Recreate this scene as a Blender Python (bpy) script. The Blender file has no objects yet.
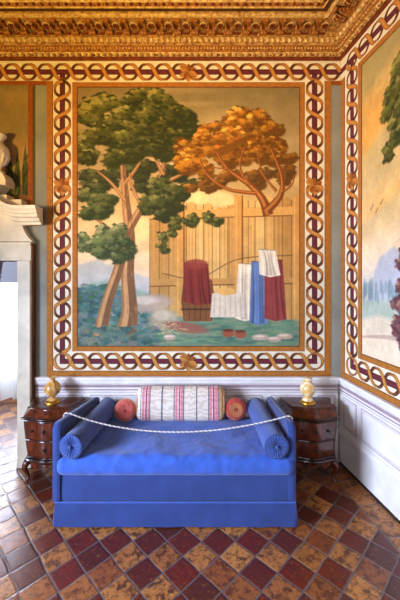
import bpy, math, random
import numpy as np
from mathutils import Vector, Matrix, noise
random.seed(7); rng = np.random.default_rng(7)
PI = math.pi
SC = bpy.context.scene
COL = SC.collection

# ------------------------------------------------------------------ camera
FPX, VPX, VPY, CH = 314.0, 203.0, 279.0, 1.8
cam = bpy.data.cameras.new('camera'); co = bpy.data.objects.new('camera', cam); COL.objects.link(co)
cam.sensor_fit = 'HORIZONTAL'; cam.sensor_width = 36.0; cam.lens = 36.0 * FPX / 400
cam.shift_x = (200 - VPX) / 400; cam.shift_y = -(300 - VPY) / 400
cam.clip_start = 0.05
co.location = (0, 0, CH); co.rotation_euler = (PI / 2, 0, 0)
SC.camera = co
YW = 3.07                      # back wall plane
CX = 1.349                     # x of the corner of back and right wall
DR = Vector((.1445, -.9895, 0)).normalized()   # along the right wall, away from the corner
NR = Vector((DR.y, -DR.x, 0))                  # into the room
RROT = math.atan2(DR.y, DR.x)
ZCEIL = 4.27

def bx(u): return (u - VPX) / FPX * YW          # back-wall x for a measured column
def bz(v): return CH - (v - VPY) / FPX * YW     # back-wall height for a measured row
def lin(c):
    c = np.asarray(c, dtype=float) / 255.0
    return np.where(c <= .04045, c / 12.92, ((c + .055) / 1.055) ** 2.4)
def C4(r, g, b): return tuple(float(x) for x in lin((r, g, b))) + (1.0,)

# ------------------------------------------------------------------ materials
def mat(name, rgb, rough=.6, spec=.5, metal=0., var=0., vscale=8., bump=0., bscale=40., rgb2=None, coat=0.):
    m = bpy.data.materials.new(name); m.use_nodes = True
    nt = m.node_tree; N = nt.nodes; L = nt.links
    b = N['Principled BSDF']
    b.inputs['Roughness'].default_value = rough; b.inputs['Metallic'].default_value = metal
    b.inputs['Specular IOR Level'].default_value = spec; b.inputs['Coat Weight'].default_value = coat
    b.inputs['Base Color'].default_value = C4(*rgb)
    tc = N.new('ShaderNodeTexCoord')
    if var or rgb2:
        nz = N.new('ShaderNodeTexNoise'); nz.inputs['Scale'].default_value = vscale; nz.inputs['Detail'].default_value = 5
        L.new(tc.outputs['Object'], nz.inputs['Vector'])
        rp = N.new('ShaderNodeValToRGB'); rp.color_ramp.elements[0].position = .3; rp.color_ramp.elements[1].position = .7
        r2 = rgb2 or tuple(c * (1 - var) for c in rgb)
        rp.color_ramp.elements[0].color = C4(*r2); rp.color_ramp.elements[1].color = C4(*rgb)
        L.new(nz.outputs['Fac'], rp.inputs['Fac']); L.new(rp.outputs['Color'], b.inputs['Base Color'])
    if bump:
        n2 = N.new('ShaderNodeTexNoise'); n2.inputs['Scale'].default_value = bscale; n2.inputs['Detail'].default_value = 4
        L.new(tc.outputs['Object'], n2.inputs['Vector'])
        bp = N.new('ShaderNodeBump'); bp.inputs['Strength'].default_value = bump; bp.inputs['Distance'].default_value = .01
        L.new(n2.outputs['Fac'], bp.inputs['Height']); L.new(bp.outputs['Normal'], b.inputs['Normal'])
    return m

def wood_mat(name, dark, light, scale, rough, axis='Z', coat=.3):
    m = mat(name, light, rough, coat=coat)
    nt = m.node_tree; N = nt.nodes; L = nt.links; b = N['Principled BSDF']
    tc = N.new('ShaderNodeTexCoord'); mp = N.new('ShaderNodeMapping')
    s = {'X': (.12, 1, 1), 'Y': (1, .12, 1), 'Z': (1, 1, .12)}[axis]
    mp.inputs['Scale'].default_value = s
    L.new(tc.outputs['Object'], mp.inputs['Vector'])
    nz = N.new('ShaderNodeTexNoise'); nz.inputs['Scale'].default_value = scale; nz.inputs['Detail'].default_value = 6
    nz.inputs['Distortion'].default_value = .8
    L.new(mp.outputs['Vector'], nz.inputs['Vector'])
    rp = N.new('ShaderNodeValToRGB'); e = rp.color_ramp.elements
    e[0].position = .32; e[0].color = C4(*dark); e[1].position = .7; e[1].color = C4(*light)
    L.new(nz.outputs['Fac'], rp.inputs['Fac']); L.new(rp.outputs['Color'], b.inputs['Base Color'])
    return m

def attr_mat(name, rough=.85, noise_amt=.12, nscale=60.):
    m = bpy.data.materials.new(name); m.use_nodes = True
    nt = m.node_tree; N = nt.nodes; L = nt.links; b = N['Principled BSDF']
    b.inputs['Roughness'].default_value = rough; b.inputs['Specular IOR Level'].default_value = .2
    a = N.new('ShaderNodeAttribute'); a.attribute_name = 'Paint'
    tc = N.new('ShaderNodeTexCoord'); nz = N.new('ShaderNodeTexNoise')
    nz.inputs['Scale'].default_value = nscale; nz.inputs['Detail'].default_value = 6
    L.new(tc.outputs['Object'], nz.inputs['Vector'])
    mr = N.new('ShaderNodeMapRange'); mr.inputs[1].default_value = .25; mr.inputs[2].default_value = .75
    mr.inputs[3].default_value = 1 - noise_amt; mr.inputs[4].default_value = 1 + noise_amt * .6
    L.new(nz.outputs['Fac'], mr.inputs[0])
    mx = N.new('ShaderNodeVectorMath'); mx.operation = 'SCALE'
    L.new(a.outputs['Color'], mx.inputs[0]); L.new(mr.outputs[0], mx.inputs['Scale'])
    L.new(mx.outputs[0], b.inputs['Base Color'])
    return m

M = {}
M['plaster'] = mat('plaster', (152, 152, 138), .9, .2, var=.16, vscale=3, bump=.15, bscale=20)
M['cream'] = mat('cream_paint', (238, 226, 196), .85, .2, var=.08, vscale=9)
M['ochre'] = mat('ochre_paint', (180, 114, 46), .8, .2, var=.16, vscale=26)
M['ochre_dark'] = mat('ochre_edge', (120, 66, 28), .8, .2, var=.2, vscale=26)
M['rust'] = mat('rust_paint', (158, 82, 30), .8, .2, var=.2, vscale=20)
M['olive_line'] = mat('olive_line_paint', (84, 76, 44), .8, .2)
M['maroon'] = mat('maroon_paint', (112, 44, 56), .8, .2, var=.2, vscale=30)
M['maroon_dark'] = mat('maroon_edge_paint', (70, 24, 34), .8, .2)
M['ribbon'] = attr_mat('ribbon_paint', .8, .15, 50)
M['picture'] = attr_mat('fresco_paint', .85, .14, 70)
M['white'] = mat('white_dado_paint', (238, 234, 230), .7, .3, var=.09, vscale=6, bump=.1, bscale=15)
M['lilac'] = mat('lilac_line_paint', (196, 178, 184), .7, .3, var=.1, vscale=14)
M['lilac_dark'] = mat('lilac_shadow_line_paint', (170, 142, 150), .7, .3, var=.1, vscale=14)
M['stone'] = mat('pale_stone', (240, 230, 204), .75, .3, var=.12, vscale=7, bump=.15, bscale=25)
M['stone_line'] = mat('weathered_stone', (186, 160, 118), .8, .3, var=.2, vscale=12)
M['brownstrip'] = wood_mat('brown_jamb_shade', (58, 34, 18), (112, 70, 36), 14, .9, 'Z', 0)
M['gilt'] = mat('gilded_stucco', (208, 164, 92), .55, .4, rgb2=(112, 66, 28), vscale=34, bump=.7, bscale=60)
M['gilt_light'] = mat('pale_gilded_stucco', (236, 206, 136), .55, .4, rgb2=(154, 100, 46), vscale=38, bump=.4, bscale=60)
M['gilt_red'] = mat('red_ochre_stucco', (130, 58, 22), .6, .3, rgb2=(84, 34, 14), vscale=18, bump=.2)
M['gilt_dark'] = mat('umber_stucco', (98, 66, 32), .7, .3, rgb2=(58, 36, 18), vscale=16, bump=.3)
M['gilt_orange'] = mat('orange_stucco', (190, 124, 50), .55, .4, rgb2=(104, 54, 20), vscale=48, bump=.5, bscale=70)
M['ceil'] = mat('ceiling_plaster', (190, 160, 110), .9, .2, var=.15, vscale=4)
M['wood'] = wood_mat('walnut', (54, 20, 13), (124, 58, 33), 16, .22)
M['wood_x'] = wood_mat('walnut_top', (48, 21, 16), (96, 50, 34), 14, .2, 'X')
M['wood_dark'] = wood_mat('dark_walnut', (34, 14, 10), (74, 34, 22), 18, .25)
M['brass'] = mat('aged_brass', (150, 116, 60), .35, .5, 1.0, var=.3, vscale=40)
M['gold'] = mat('gold_leaf', (206, 156, 62), .38, .5, 1.0)
M['iron'] = mat('dark_iron', (46, 40, 36), .45, .5, .8)
M['black'] = mat('dark_gap', (26, 22, 22), .8)
M['curtainwood'] = wood_mat('purple_brown_board', (38, 20, 24), (84, 48, 50), 10, .7, 'X')

def fabric(name, c1, c2, vs=40, bump=.25, sheen=.3, weave=900):
    m = mat(name, c1, .85, .25, rgb2=c2, vscale=vs, bump=bump, bscale=weave)
    b = m.node_tree.nodes['Principled BSDF']
    b.inputs['Sheen Weight'].default_value = sheen; b.inputs['Sheen Roughness'].default_value = .5
    return m
M['blue'] = fabric('blue_cotton', (43, 68, 134), (35, 56, 116), 7)
M['blue_sheet'] = fabric('blue_linen', (58, 98, 190), (50, 88, 178), 16)
M['blue_bolster'] = fabric('blue_sateen', (58, 86, 154), (50, 76, 142), 8)
M['blue_dark'] = fabric('blue_piping', (44, 64, 124), (36, 54, 104), 20)
M['rope'] = mat('white_cord', (226, 222, 214), .7)
M['rope_dark'] = mat('dark_fleck_cord', (140, 130, 132), .7)
M['pinkred'] = fabric('coral_silk', (206, 104, 92), (180, 74, 66), 26, .3)
M['redorange'] = fabric('red_orange_silk', (188, 74, 58), (150, 50, 42), 30, .35)
M['thread'] = mat('gold_thread', (210, 150, 84), .6)
M['button'] = fabric('red_button', (176, 48, 54), (146, 36, 44), 40)
M['pane'] = None

def marble(name, a, b_, c, scale):
    m = mat(name, a, .3, .5, coat=.3); nt = m.node_tree; N = nt.nodes; L = nt.links
    tc = N.new('ShaderNodeTexCoord'); w = N.new('ShaderNodeTexWave'); w.wave_type = 'BANDS'; w.bands_direction = 'DIAGONAL'
    w.inputs['Scale'].default_value = scale; w.inputs['Distortion'].default_value = 14; w.inputs['Detail'].default_value = 5; w.inputs['Detail Scale'].default_value = 1.6
    L.new(tc.outputs['Object'], w.inputs['Vector'])
    rp = N.new('ShaderNodeValToRGB'); e = rp.color_ramp.elements
    e[0].position = .0; e[0].color = C4(*b_); e[1].position = 1; e[1].color = C4(*a)
    k = e.new(.35); k.color = C4(*c)
    L.new(w.outputs['Fac'], rp.inputs['Fac']); L.new(rp.outputs['Color'], N['Principled BSDF'].inputs['Base Color'])
    return m
M['alab_y'] = marble('honey_alabaster', (226, 190, 120), (186, 128, 56), (212, 164, 84), 4.5)
M['alab_w'] = marble('cream_alabaster', (240, 226, 190), (214, 166, 84), (232, 204, 146), 5)

def floor_mat():
    m = bpy.data.materials.new('terracotta_tiles'); m.use_nodes = True
    nt = m.node_tree; N = nt.nodes; L = nt.links; B = N['Principled BSDF']
    def n(t, **k):
        x = N.new(t)
        for a, v in k.items(): setattr(x, a, v)
        return x
    def math_(op, a, b=None, c=None):
        x = n('ShaderNodeMath', operation=op)
        for i, s in enumerate((a, b, c)):
            if s is None: continue
            if isinstance(s, (int, float)): x.inputs[i].default_value = s
            else: L.new(s, x.inputs[i])
        return x.outputs[0]
    geo = n('ShaderNodeTexCoord'); sep = n('ShaderNodeSeparateXYZ'); 
    # wobble so the joints are not ruler straight
    wn = n('ShaderNodeTexNoise'); wn.inputs['Scale'].default_value = 9; L.new(geo.outputs['Object'], wn.inputs['Vector'])
    wv = n('ShaderNodeVectorMath', operation='SUBTRACT'); L.new(wn.outputs['Color'], wv.inputs[0]); wv.inputs[1].default_value = (.5, .5, .5)
    ws = n('ShaderNodeVectorMath', operation='SCALE'); L.new(wv.outputs[0], ws.inputs[0]); ws.inputs['Scale'].default_value = .018
    wa = n('ShaderNodeVectorMath', operation='ADD'); L.new(geo.outputs['Object'], wa.inputs[0]); L.new(ws.outputs[0], wa.inputs[1])
    L.new(wa.outputs[0], sep.inputs[0])
    X, Y = sep.outputs[0], sep.outputs[1]
    T = .1654
    x0 = math_('ADD', X, .363); y0 = math_('SUBTRACT', Y, 1.922)
    k = 1 / (math.sqrt(2) * T)
    a = math_('ADD', math_('MULTIPLY', math_('ADD', x0, y0), k), .5)
    b = math_('ADD', math_('MULTIPLY', math_('SUBTRACT', y0, x0), k), .5)
    ia, ib = math_('FLOOR', a), math_('FLOOR', b)
    fa, fb = math_('FRACT', a), math_('FRACT', b)
    def edge(f): return math_('MINIMUM', f, math_('SUBTRACT', 1.0, f))
    ed = math_('MULTIPLY', math_('MINIMUM', edge(fa), edge(fb)), T)
    par = math_('MODULO', math_('ABSOLUTE', math_('ADD', ia, ib)), 2.0)
    # border course along the right wall
    d0 = math_('ADD', math_('MULTIPLY', math_('SUBTRACT', X, CX), float(NR.x)), math_('MULTIPLY', math_('SUBTRACT', Y, YW), float(NR.y)))
    s0 = math_('ADD', math_('MULTIPLY', math_('SUBTRACT', X, CX), float(DR.x)), math_('MULTIPLY', math_('SUBTRACT', Y, YW), float(DR.y)))
    inb = math_('LESS_THAN', d0, .195)
    sb = math_('DIVIDE', math_('ADD', s0, .06), .31); isb = math_('FLOOR', sb)
    eb = math_('MINIMUM', math_('MULTIPLY', edge(math_('FRACT', sb)), .31), math_('ABSOLUTE', math_('SUBTRACT', d0, .195)))
    def mixf(f, p, q):
        return math_('ADD', math_('MULTIPLY', p, math_('SUBTRACT', 1.0, f)), math_('MULTIPLY', q, f))
    edm = mixf(inb, math_('MINIMUM', ed, math_('ABSOLUTE', math_('SUBTRACT', d0, .195))), eb)
    ida = mixf(inb, ia, isb); idb = mixf(inb, ib, 77.0)
    cmb = n('ShaderNodeCombineXYZ'); L.new(ida, cmb.inputs[0]); L.new(idb, cmb.inputs[1])
    wh = n('ShaderNodeTexWhiteNoise'); L.new(cmb.outputs[0], wh.inputs['Vector'])
    parm = mixf(inb, par, 1.0)
    # per tile shifted noise
    off = n('ShaderNodeVectorMath', operation='MULTIPLY_ADD'); L.new(cmb.outputs[0], off.inputs[0]); off.inputs[1].default_value = (3.7, 2.3, 0)
    L.new(geo.outputs['Object'], off.inputs[2])
    def noise_(s, det=6, dist=.0, rough=.6):
        x = n('ShaderNodeTexNoise'); x.inputs['Scale'].default_value = s; x.inputs['Detail'].default_value = det
        x.inputs['Distortion'].default_value = dist; x.inputs['Roughness'].default_value = rough
        L.new(off.outputs[0], x.inputs['Vector']); return x.outputs['Fac']
    def mixc(f, c1, c2):
        x = n('ShaderNodeMix', data_type='RGBA')
        if isinstance(f, (int, float)): x.inputs[0].default_value = f
        else: L.new(f, x.inputs[0])
        for i, s in ((6, c1), (7, c2)):
            if isinstance(s, tuple): x.inputs[i].default_value = s
            else: L.new(s, x.inputs[i])
        return x.outputs[2]
    def step(v, lo, hi):
        x = n('ShaderNodeMapRange'); x.inputs[1].default_value = lo; x.inputs[2].default_value = hi; L.new(v, x.inputs[0]); return x.outputs[0]
    red = mixc(wh.outputs['Value'], C4(108, 37, 17), C4(78, 35, 22))
    och = mixc(wh.outputs['Value'], C4(196, 132, 66), C4(130, 68, 34))
    swap = math_('GREATER_THAN', wh.outputs['Value'], .8)
    parx = math_('ABSOLUTE', math_('SUBTRACT', parm, swap))
    base = mixc(parx, red, och)
    blot = math_('MAXIMUM', step(noise_(34, 10, .0, .72), .52, .62), step(noise_(15, 12, .0, .78), .49, .56))
    thr = math_('MULTIPLY', blot, mixf(parx, .5, .9))
    base = mixc(thr, base, mixc(wh.outputs['Value'], C4(56, 30, 28), C4(84, 40, 26)))
    lite = math_('MULTIPLY', step(noise_(46, 8, .0, .75), .56, .68), mixf(parx, .6, .8))
    base = mixc(lite, base, C4(200, 132, 66))
    grout = step(edm, .0028, .0062)
    gcol = mixc(noise_(60, 3), C4(74, 66, 66), C4(122, 112, 108))
    fin = mixc(grout, gcol, base)
    L.new(fin, B.inputs['Base Color'])
    rr = n('ShaderNodeMapRange'); L.new(noise_(18, 5), rr.inputs[0]); rr.inputs[3].default_value = .18; rr.inputs[4].default_value = .5
    L.new(rr.outputs[0], B.inputs['Roughness'])
    hb = math_('ADD', math_('MULTIPLY', step(edm, .001, .012), 1.0), math_('MULTIPLY', noise_(22, 5), .35))
    hb = math_('ADD', hb, math_('MULTIPLY', wh.outputs['Value'], .25))
    bp = n('ShaderNodeBump'); bp.inputs['Strength'].default_value = .5; bp.inputs['Distance'].default_value = .006
    L.new(hb, bp.inputs['Height']); L.new(bp.outputs['Normal'], B.inputs['Normal'])
    return m
M['floor'] = floor_mat()

def emis(name, rgb, s):
    m = bpy.data.materials.new(name); m.use_nodes = True; nt = m.node_tree; nt.nodes.clear()
    e = nt.nodes.new('ShaderNodeEmission'); e.inputs[0].default_value = C4(*rgb); e.inputs[1].default_value = s
    o = nt.nodes.new('ShaderNodeOutputMaterial'); nt.links.new(e.outputs[0], o.inputs[0]); return m
M['pane'] = emis('daylit_pane', (226, 238, 255), 28.0)
def curtain_mat():
    m = bpy.data.materials.new('sheer_white_cloth'); m.use_nodes = True; nt = m.node_tree; nt.nodes.clear(); N = nt.nodes; L = nt.links
    d = N.new('ShaderNodeBsdfDiffuse'); d.inputs[0].default_value = C4(236, 232, 232)
    t = N.new('ShaderNodeBsdfTranslucent'); t.inputs[0].default_value = C4(240, 242, 248)
    x = N.new('ShaderNodeMixShader'); x.inputs[0].default_value = .6
    o = N.new('ShaderNodeOutputMaterial'); L.new(d.outputs[0], x.inputs[1]); L.new(t.outputs[0], x.inputs[2]); L.new(x.outputs[0], o.inputs[0]); return m
M['curtain'] = curtain_mat()

def stripe_mat(w):
    m = fabric('striped_damask', (230, 220, 206), (224, 212, 198), 30, .2)
    nt = m.node_tree; N = nt.nodes; L = nt.links; B = N['Principled BSDF']
    tc = N.new('ShaderNodeTexCoord'); sp = N.new('ShaderNodeSeparateXYZ'); L.new(tc.outputs['Object'], sp.inputs[0])
    mr = N.new('ShaderNodeMapRange'); mr.inputs[1].default_value = -w / 2; mr.inputs[2].default_value = w / 2; L.new(sp.outputs[0], mr.inputs[0])
    W = (236, 230, 222); TE = (96, 120, 118); PK = (214, 140, 146); MR = (140, 54, 88); CR = (224, 212, 196); DT = (78, 96, 104); TN = (206, 168, 120); PL = (232, 190, 190)
    st = [(0, W), (.052, TE), (.062, CR), (.072, PK), (.1, PL), (.112, MR), (.128, PL), (.136, PK), (.155, TE), (.166, CR), (.288, DT), (.303, CR),
          (.425, TE), (.436, PL), (.444, PK), (.468, PL), (.482, MR), (.496, PL), (.502, PK), (.53, TE), (.541, CR), (.672, DT), (.687, CR),
          (.806, TE), (.817, PK), (.85, PL), (.862, MR), (.876, PL), (.884, PK), (.918, TE), (.93, TN)]
    rp = N.new('ShaderNodeValToRGB'); cr = rp.color_ramp; cr.interpolation = 'CONSTANT'
    cr.elements[0].position = 0; cr.elements[0].color = C4(*W); cr.elements[1].position = st[-1][0]; cr.elements[1].color = C4(*TN)
    for p, c in st[1:-1]:
        e = cr.elements.new(p); e.color = C4(*c)
    L.new(mr.outputs[0], rp.inputs['Fac'])
    # woven flower pattern, mirrored around each panel
    vo = N.new('ShaderNodeTexWave'); vo.wave_type = 'RINGS'; vo.inputs['Scale'].default_value = 14; vo.inputs['Distortion'].default_value = 9; vo.inputs['Detail'].default_value = 2
    L.new(tc.outputs['Object'], vo.inputs['Vector'])
    ml = N.new('ShaderNodeMapRange'); ml.inputs[1].default_value = .5; ml.inputs[2].default_value = .6; ml.inputs[3].default_value = 0; ml.inputs[4].default_value = .5
    L.new(vo.outputs['Fac'], ml.inputs[0])
    mx = N.new('ShaderNodeMix'); mx.data_type = 'RGBA'; mx.blend_type = 'MULTIPLY'
    L.new(ml.outputs[0], mx.inputs[0]); L.new(rp.outputs['Color'], mx.inputs[6]); mx.inputs[7].default_value = C4(216, 196, 184)
    L.new(mx.outputs[2], B.inputs['Base Color'])
    return m

# ------------------------------------------------------------------ mesh helper
class MB:
    def __init__(s): s.v = []; s.f = []; s.m = []; s.c = None
    def add(s, vs, fs, mi=0):
        o = len(s.v); s.v.extend(tuple(map(float, p)) for p in vs)
        for f in fs: s.f.append(tuple(i + o for i in f)); s.m.append(mi)
    def box(s, x0, x1, y0, y1, z0, z1, mi=0):
        s.add([(x0, y0, z0), (x1, y0, z0), (x1, y1, z0), (x0, y1, z0), (x0, y0, z1), (x1, y0, z1), (x1, y1, z1), (x0, y1, z1)],
              [(0, 3, 2, 1), (4, 5, 6, 7), (0, 1, 5, 4), (1, 2, 6, 5), (2, 3, 7, 6), (3, 0, 4, 7)], mi)
    def loft(s, rings, mi=0, cap=True, closed=True):
        n = len(rings[0]); vs = [p for r in rings for p in r]; fs = []
        for i in range(len(rings) - 1):
            for j in range(n if closed else n - 1):
                k = (j + 1) % n
                fs.append((i * n + j, i * n + k, (i + 1) * n + k, (i + 1) * n + j))
        if cap and closed:
            fs.append(tuple(reversed(range(n)))); fs.append(tuple((len(rings) - 1) * n + j for j in range(n)))
        s.add(vs, fs, mi)
    def lathe(s, prof, n=32, mi=0, cx=0, cy=0, cz=0, axis='Z'):
        rings = []
        for r, z in prof:
            ring = []
            for j in range(n):
                a = 2 * PI * j / n; p = (r * math.cos(a), r * math.sin(a), z)
                if axis == 'Y': p = (p[0], p[2], p[1])
                ring.append((p[0] + cx, p[1] + cy, p[2] + cz))
            if axis == 'Y': ring.reverse()
            rings.append(ring)
        s.loft(rings, mi)
    def tube(s, pts, rad, n=10, mi=0, cap=True):
        pts = [Vector(p) for p in pts]; rings = []
        up = Vector((0, 0, 1)); prev = None
        for i, p in enumerate(pts):
            t = (pts[min(i + 1, len(pts) - 1)] - pts[max(i - 1, 0)]).normalized()
            if prev is None:
                a = up if abs(t.z) < .9 else Vector((1, 0, 0)); x = t.cross(a).normalized()
            else: x = (prev - t * prev.dot(t)).normalized()
            prev = x; y = t.cross(x); r = rad[i] if hasattr(rad, '__len__') else rad
            rings.append([tuple(p + (x * math.cos(2 * PI * j / n) + y * math.sin(2 * PI * j / n)) * r) for j in range(n)])
        s.loft(rings, mi, cap)
    def prism(s, poly, y0, y1, mi=0):                 # polygon in x,z extruded along y (y0 = front)
        n = len(poly)
        ar = sum(poly[i][0] * poly[(i + 1) % n][1] - poly[(i + 1) % n][0] * poly[i][1] for i in range(n))
        if ar < 0: poly = poly[::-1]
        vs = [(x, y0, z) for x, z in poly] + [(x, y1, z) for x, z in poly]
        fs = [tuple(range(n)), tuple(reversed(range(n, 2 * n)))] + [(j, n + j, n + (j + 1) % n, (j + 1) % n) for j in range(n)]
        s.add(vs, fs, mi)
    def rbox(s, c, size, r, n, mi=0, k=5, disp=None):
        hx, hy, hz = (a / 2 for a in size); H = (hx, hy, hz); idx = {}; vs = []; fs = []
        def ticks(h, m):
            inner = h - r
            e = [inner + r * math.tan(PI / 4 * i / k) for i in range(1, k + 1)]
            mid = [-inner + 2 * inner * i / m for i in range(m + 1)]
            return [-x for x in reversed(e)] + mid + e
        tk = [ticks(H[i], n[i]) for i in range(3)]
        def vid(p):
            q = [min(max(p[i], -(H[i] - r)), H[i] - r) for i in range(3)]
            d = Vector([p[i] - q[i] for i in range(3)])
            if d.length > 1e-9: d = d.normalized() * r
            o = Vector(q) + d; key = (round(o.x, 6), round(o.y, 6), round(o.z, 6))
            if key not in idx:
                idx[key] = len(vs); vs.append(o)
            return idx[key]
        for ax in range(3):
            u, w = (ax + 1) % 3, (ax + 2) % 3
            for sg in (-1, 1):
                for i in range(len(tk[u]) - 1):
                    for j in range(len(tk[w]) - 1):
                        q = []
                        for a, b in ((i, j), (i + 1, j), (i + 1, j + 1), (i, j + 1)):
                            p = [0, 0, 0]; p[ax] = sg * H[ax]; p[u] = tk[u][a]; p[w] = tk[w][b]; q.append(vid(p))
                        if sg < 0: q.reverse()
                        q2 = []
                        for x in q:
                            if x not in q2: q2.append(x)
                        if len(q2) > 2: fs.append(tuple(q2))
        if disp: vs = [disp(p) for p in vs]
        s.add([(p[0] + c[0], p[1] + c[1], p[2] + c[2]) for p in vs], fs, mi)
    def build(s, name, mats, parent=None, smooth=True, bevel=0, angle=35, loc=None, rot=None):
        me = bpy.data.meshes.new(name); me.from_pydata(s.v, [], s.f)
        mats = mats if isinstance(mats, (list, tuple)) else [mats]
        for m in mats: me.materials.append(m)
        me.polygons.foreach_set('material_index', s.m)
        if smooth:
            me.polygons.foreach_set('use_smooth', [True] * len(me.polygons))
            try: me.set_sharp_from_angle(angle=math.radians(angle))
            except Exception: pass
        if s.c is not None:
            a = me.color_attributes.new('Paint', 'FLOAT_COLOR', 'POINT')
            a.data.foreach_set('color', np.asarray(s.c, dtype=np.float32).ravel())
        me.update()
        o = bpy.data.objects.new(name, me); COL.objects.link(o)
        if parent: o.parent = parent
        if loc is not None: o.location = loc
        if rot is not None: o.rotation_euler = rot
        if bevel:
            b = o.modifiers.new('bevel', 'BEVEL'); b.width = bevel; b.segments = 3; b.limit_method = 'ANGLE'; b.angle_limit = math.radians(40)
        return o

def empty(name, loc=(0, 0, 0), rz=0.):
    o = bpy.data.objects.new(name, None); COL.objects.link(o); o.location = loc; o.rotation_euler = (0, 0, rz)
    o.empty_display_size = .1; return o
def tag(o, label=None, cat=None, group=None, kind=None):
    if label: o['label'] = label
    if cat: o['category'] = cat
    if group: o['group'] = group
    if kind: o['kind'] = kind
    return o
def struct(o): o['kind'] = 'structure'; return o
BACK = dict(loc=(0, YW, 0), rz=0.); RIGHT = dict(loc=(CX, YW, 0), rz=RROT)

# ------------------------------------------------------------------ room shell
XL = -3.35; YF = -2.3; YB = 4.95
mb = MB()
rend = Vector((CX, YW, 0)) + DR * 5.6
mb.add([(XL - 1.2, YF, 0), (rend.x + .3, YF, 0), (rend.x + .3, YB + .3, 0), (XL - 1.2, YB + .3, 0)], [(0, 1, 2, 3)])
struct(mb.build('floor', M['floor'], smooth=False))
mb = MB(); mb.box(XL - .3, rend.x + .3, YF, YB + .3, ZCEIL, ZCEIL + .15); struct(mb.build('ceiling', M['ceil'], smooth=False))
DX0, DX1, DZ = -2.70, -1.777, 1.98
mb = MB()
mb.box(XL - .3, DX0, YW, YW + .34, 0, ZCEIL); mb.box(DX1, CX + .35, YW, YW + .34, 0, ZCEIL); mb.box(DX0, DX1, YW, YW + .34, DZ, ZCEIL)
struct(mb.build('wall_back', M['plaster'], smooth=False))
mb = MB(); mb.box(0, 5.6, 0, .3, 0, ZCEIL); struct(mb.build('wall_right', M['plaster'], smooth=False, loc=(CX, YW, 0), rot=(0, 0, RROT)))
# left wall with a tall window opening towards the camera end
WY0, WY1, WZ0, WZ1 = -.7, 1.1, .55, 2.9
mb = MB()
mb.box(XL - .3, XL, WY1, YW, 0, ZCEIL); mb.box(XL - .3, XL, YF, WY0, 0, ZCEIL)
mb.box(XL - .3, XL, WY0, WY1, 0, WZ0); mb.box(XL - .3, XL, WY0, WY1, WZ1, ZCEIL)
struct(mb.build('wall_left', M['plaster'], smooth=False))
w = empty('window_1', (XL - .2, (WY0 + WY1) / 2, WZ0)); struct(w)
mb = MB(); hw = (WY1 - WY0) / 2
for y in (-hw, -.03, hw - .06): mb.box(-.03, .03, y, y + .06, 0, WZ1 - WZ0)
for z in (0, .75, 1.55, WZ1 - WZ0 - .06): mb.box(-.03, .03, -hw, hw, z, z + .06)
mb.build('window_frame', M['stone'], w, smooth=False)
# room beyond the door
mb = MB(); mb.box(XL - 1.2, .3, YB, YB + .3, 0, .62); mb.box(XL - 1.2, .3, YB, YB + .3, 2.3, ZCEIL)
mb.box(-2.1, .3, YB, YB + .3, .62, 2.3); mb.box(XL - 1.2, XL - .9, YB, YB + .3, .62, 2.3); struct(mb.build('wall_beyond', M['plaster'], smooth=False))
w2 = empty('window_2', ((XL - .9 - 2.1) / 2, YB, .62)); struct(w2)
ww = (XL - .9 + 2.1) / -2
mb = MB()
for x in (-ww, -.03, ww - .06): mb.box(x, x + .06, .02, .08, 0, 1.68)
for z in (0, .8, 1.62): mb.box(-ww, ww, .02, .08, z, z + .06)
mb.build('window_frame', M['stone'], w2, smooth=False)
mb = MB(); mb.box(-ww, ww, .09, .1, 0, 1.68); mb.build('pane', M['pane'], w2, smooth=False)
mb = MB(); mb.box(.0, .3, YW + .34, YB, 0, ZCEIL); struct(mb.build('wall_beyond_right', M['plaster'], smooth=False))
# curtain
mb = MB(); cu0, cu1, yc = -4.15, -2.6, 4.62; nu, nv = 220, 30; vs = []; fs = []
for j in range(nv + 1):
    t = j / nv; z = .035 + (2.42 - .035) * t
    for i in range(nu + 1):
        s = i / nu; x = cu0 + (cu1 - cu0) * s
        y = yc + (.05 - .015 * t) * math.sin(s * 62 + .4 * math.sin(t * 3)) + .02 * math.sin(s * 23 + 2 * t)
        vs.append((x, y, z))
for j in range(nv):
    for i in range(nu): a = j * (nu + 1) + i; fs.append((a, a + 1, a + nu + 2, a + nu + 1))
mb.add(vs, fs)
cur = empty('curtain'); mb.build('cloth', M['curtain'], cur)
mb = MB(); mb.tube([(cu0 - .1, yc, 2.45), (cu1 + .1, yc, 2.45)], .014); mb.build('rod', M['brass'], cur)
for x in (cu0 - .05, cu1 + .05):
    mb = MB(); mb.box(x - .01, x + .01, yc, YB, 2.44, 2.46); mb.build('bracket', M['brass'], cur)
tag(cur, 'long white backlit curtain seen through the doorway at the left', 'curtain')

# ------------------------------------------------------------------ door surround
door = struct(empty('door_1', (0, YW, 0)))
YJ = -.07; dc = (DX0 + DX1) / 2; jw = .134
def mirr(x): return 2 * dc - x
mb = MB()
for sgn in (0, 1):
    x0, x1 = (DX1, DX1 + jw) if not sgn else (mirr(DX1 + jw), mirr(DX1))
    mb = MB(); mb.box(x0, x1, YJ, -.0005, 0, 1.975)
    if not sgn: mb.box(x1 - .03, x1 - .004, YJ - .012, YJ, 0, 1.975); mb.box(x0, x1 + .004, YJ - .014, YJ, 0, .06)
    else: mb.box(x0 + .004, x0 + .03, YJ - .012, YJ, 0, 1.975)
    mb.build('jamb', M['stone'], door, bevel=.004)
mb = MB(); mb.box(DX1 + jw + .0005, DX1 + jw + .012, YJ + .012, -.001, .02, 2.14); o = mb.build('jamb_shade_strip', M['brownstrip'], door, smooth=False); o['label'] = 'dark brown strip for the shaded, stained side of the door frame'  # brown strip colours in the shade and stain on the jamb's side
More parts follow.
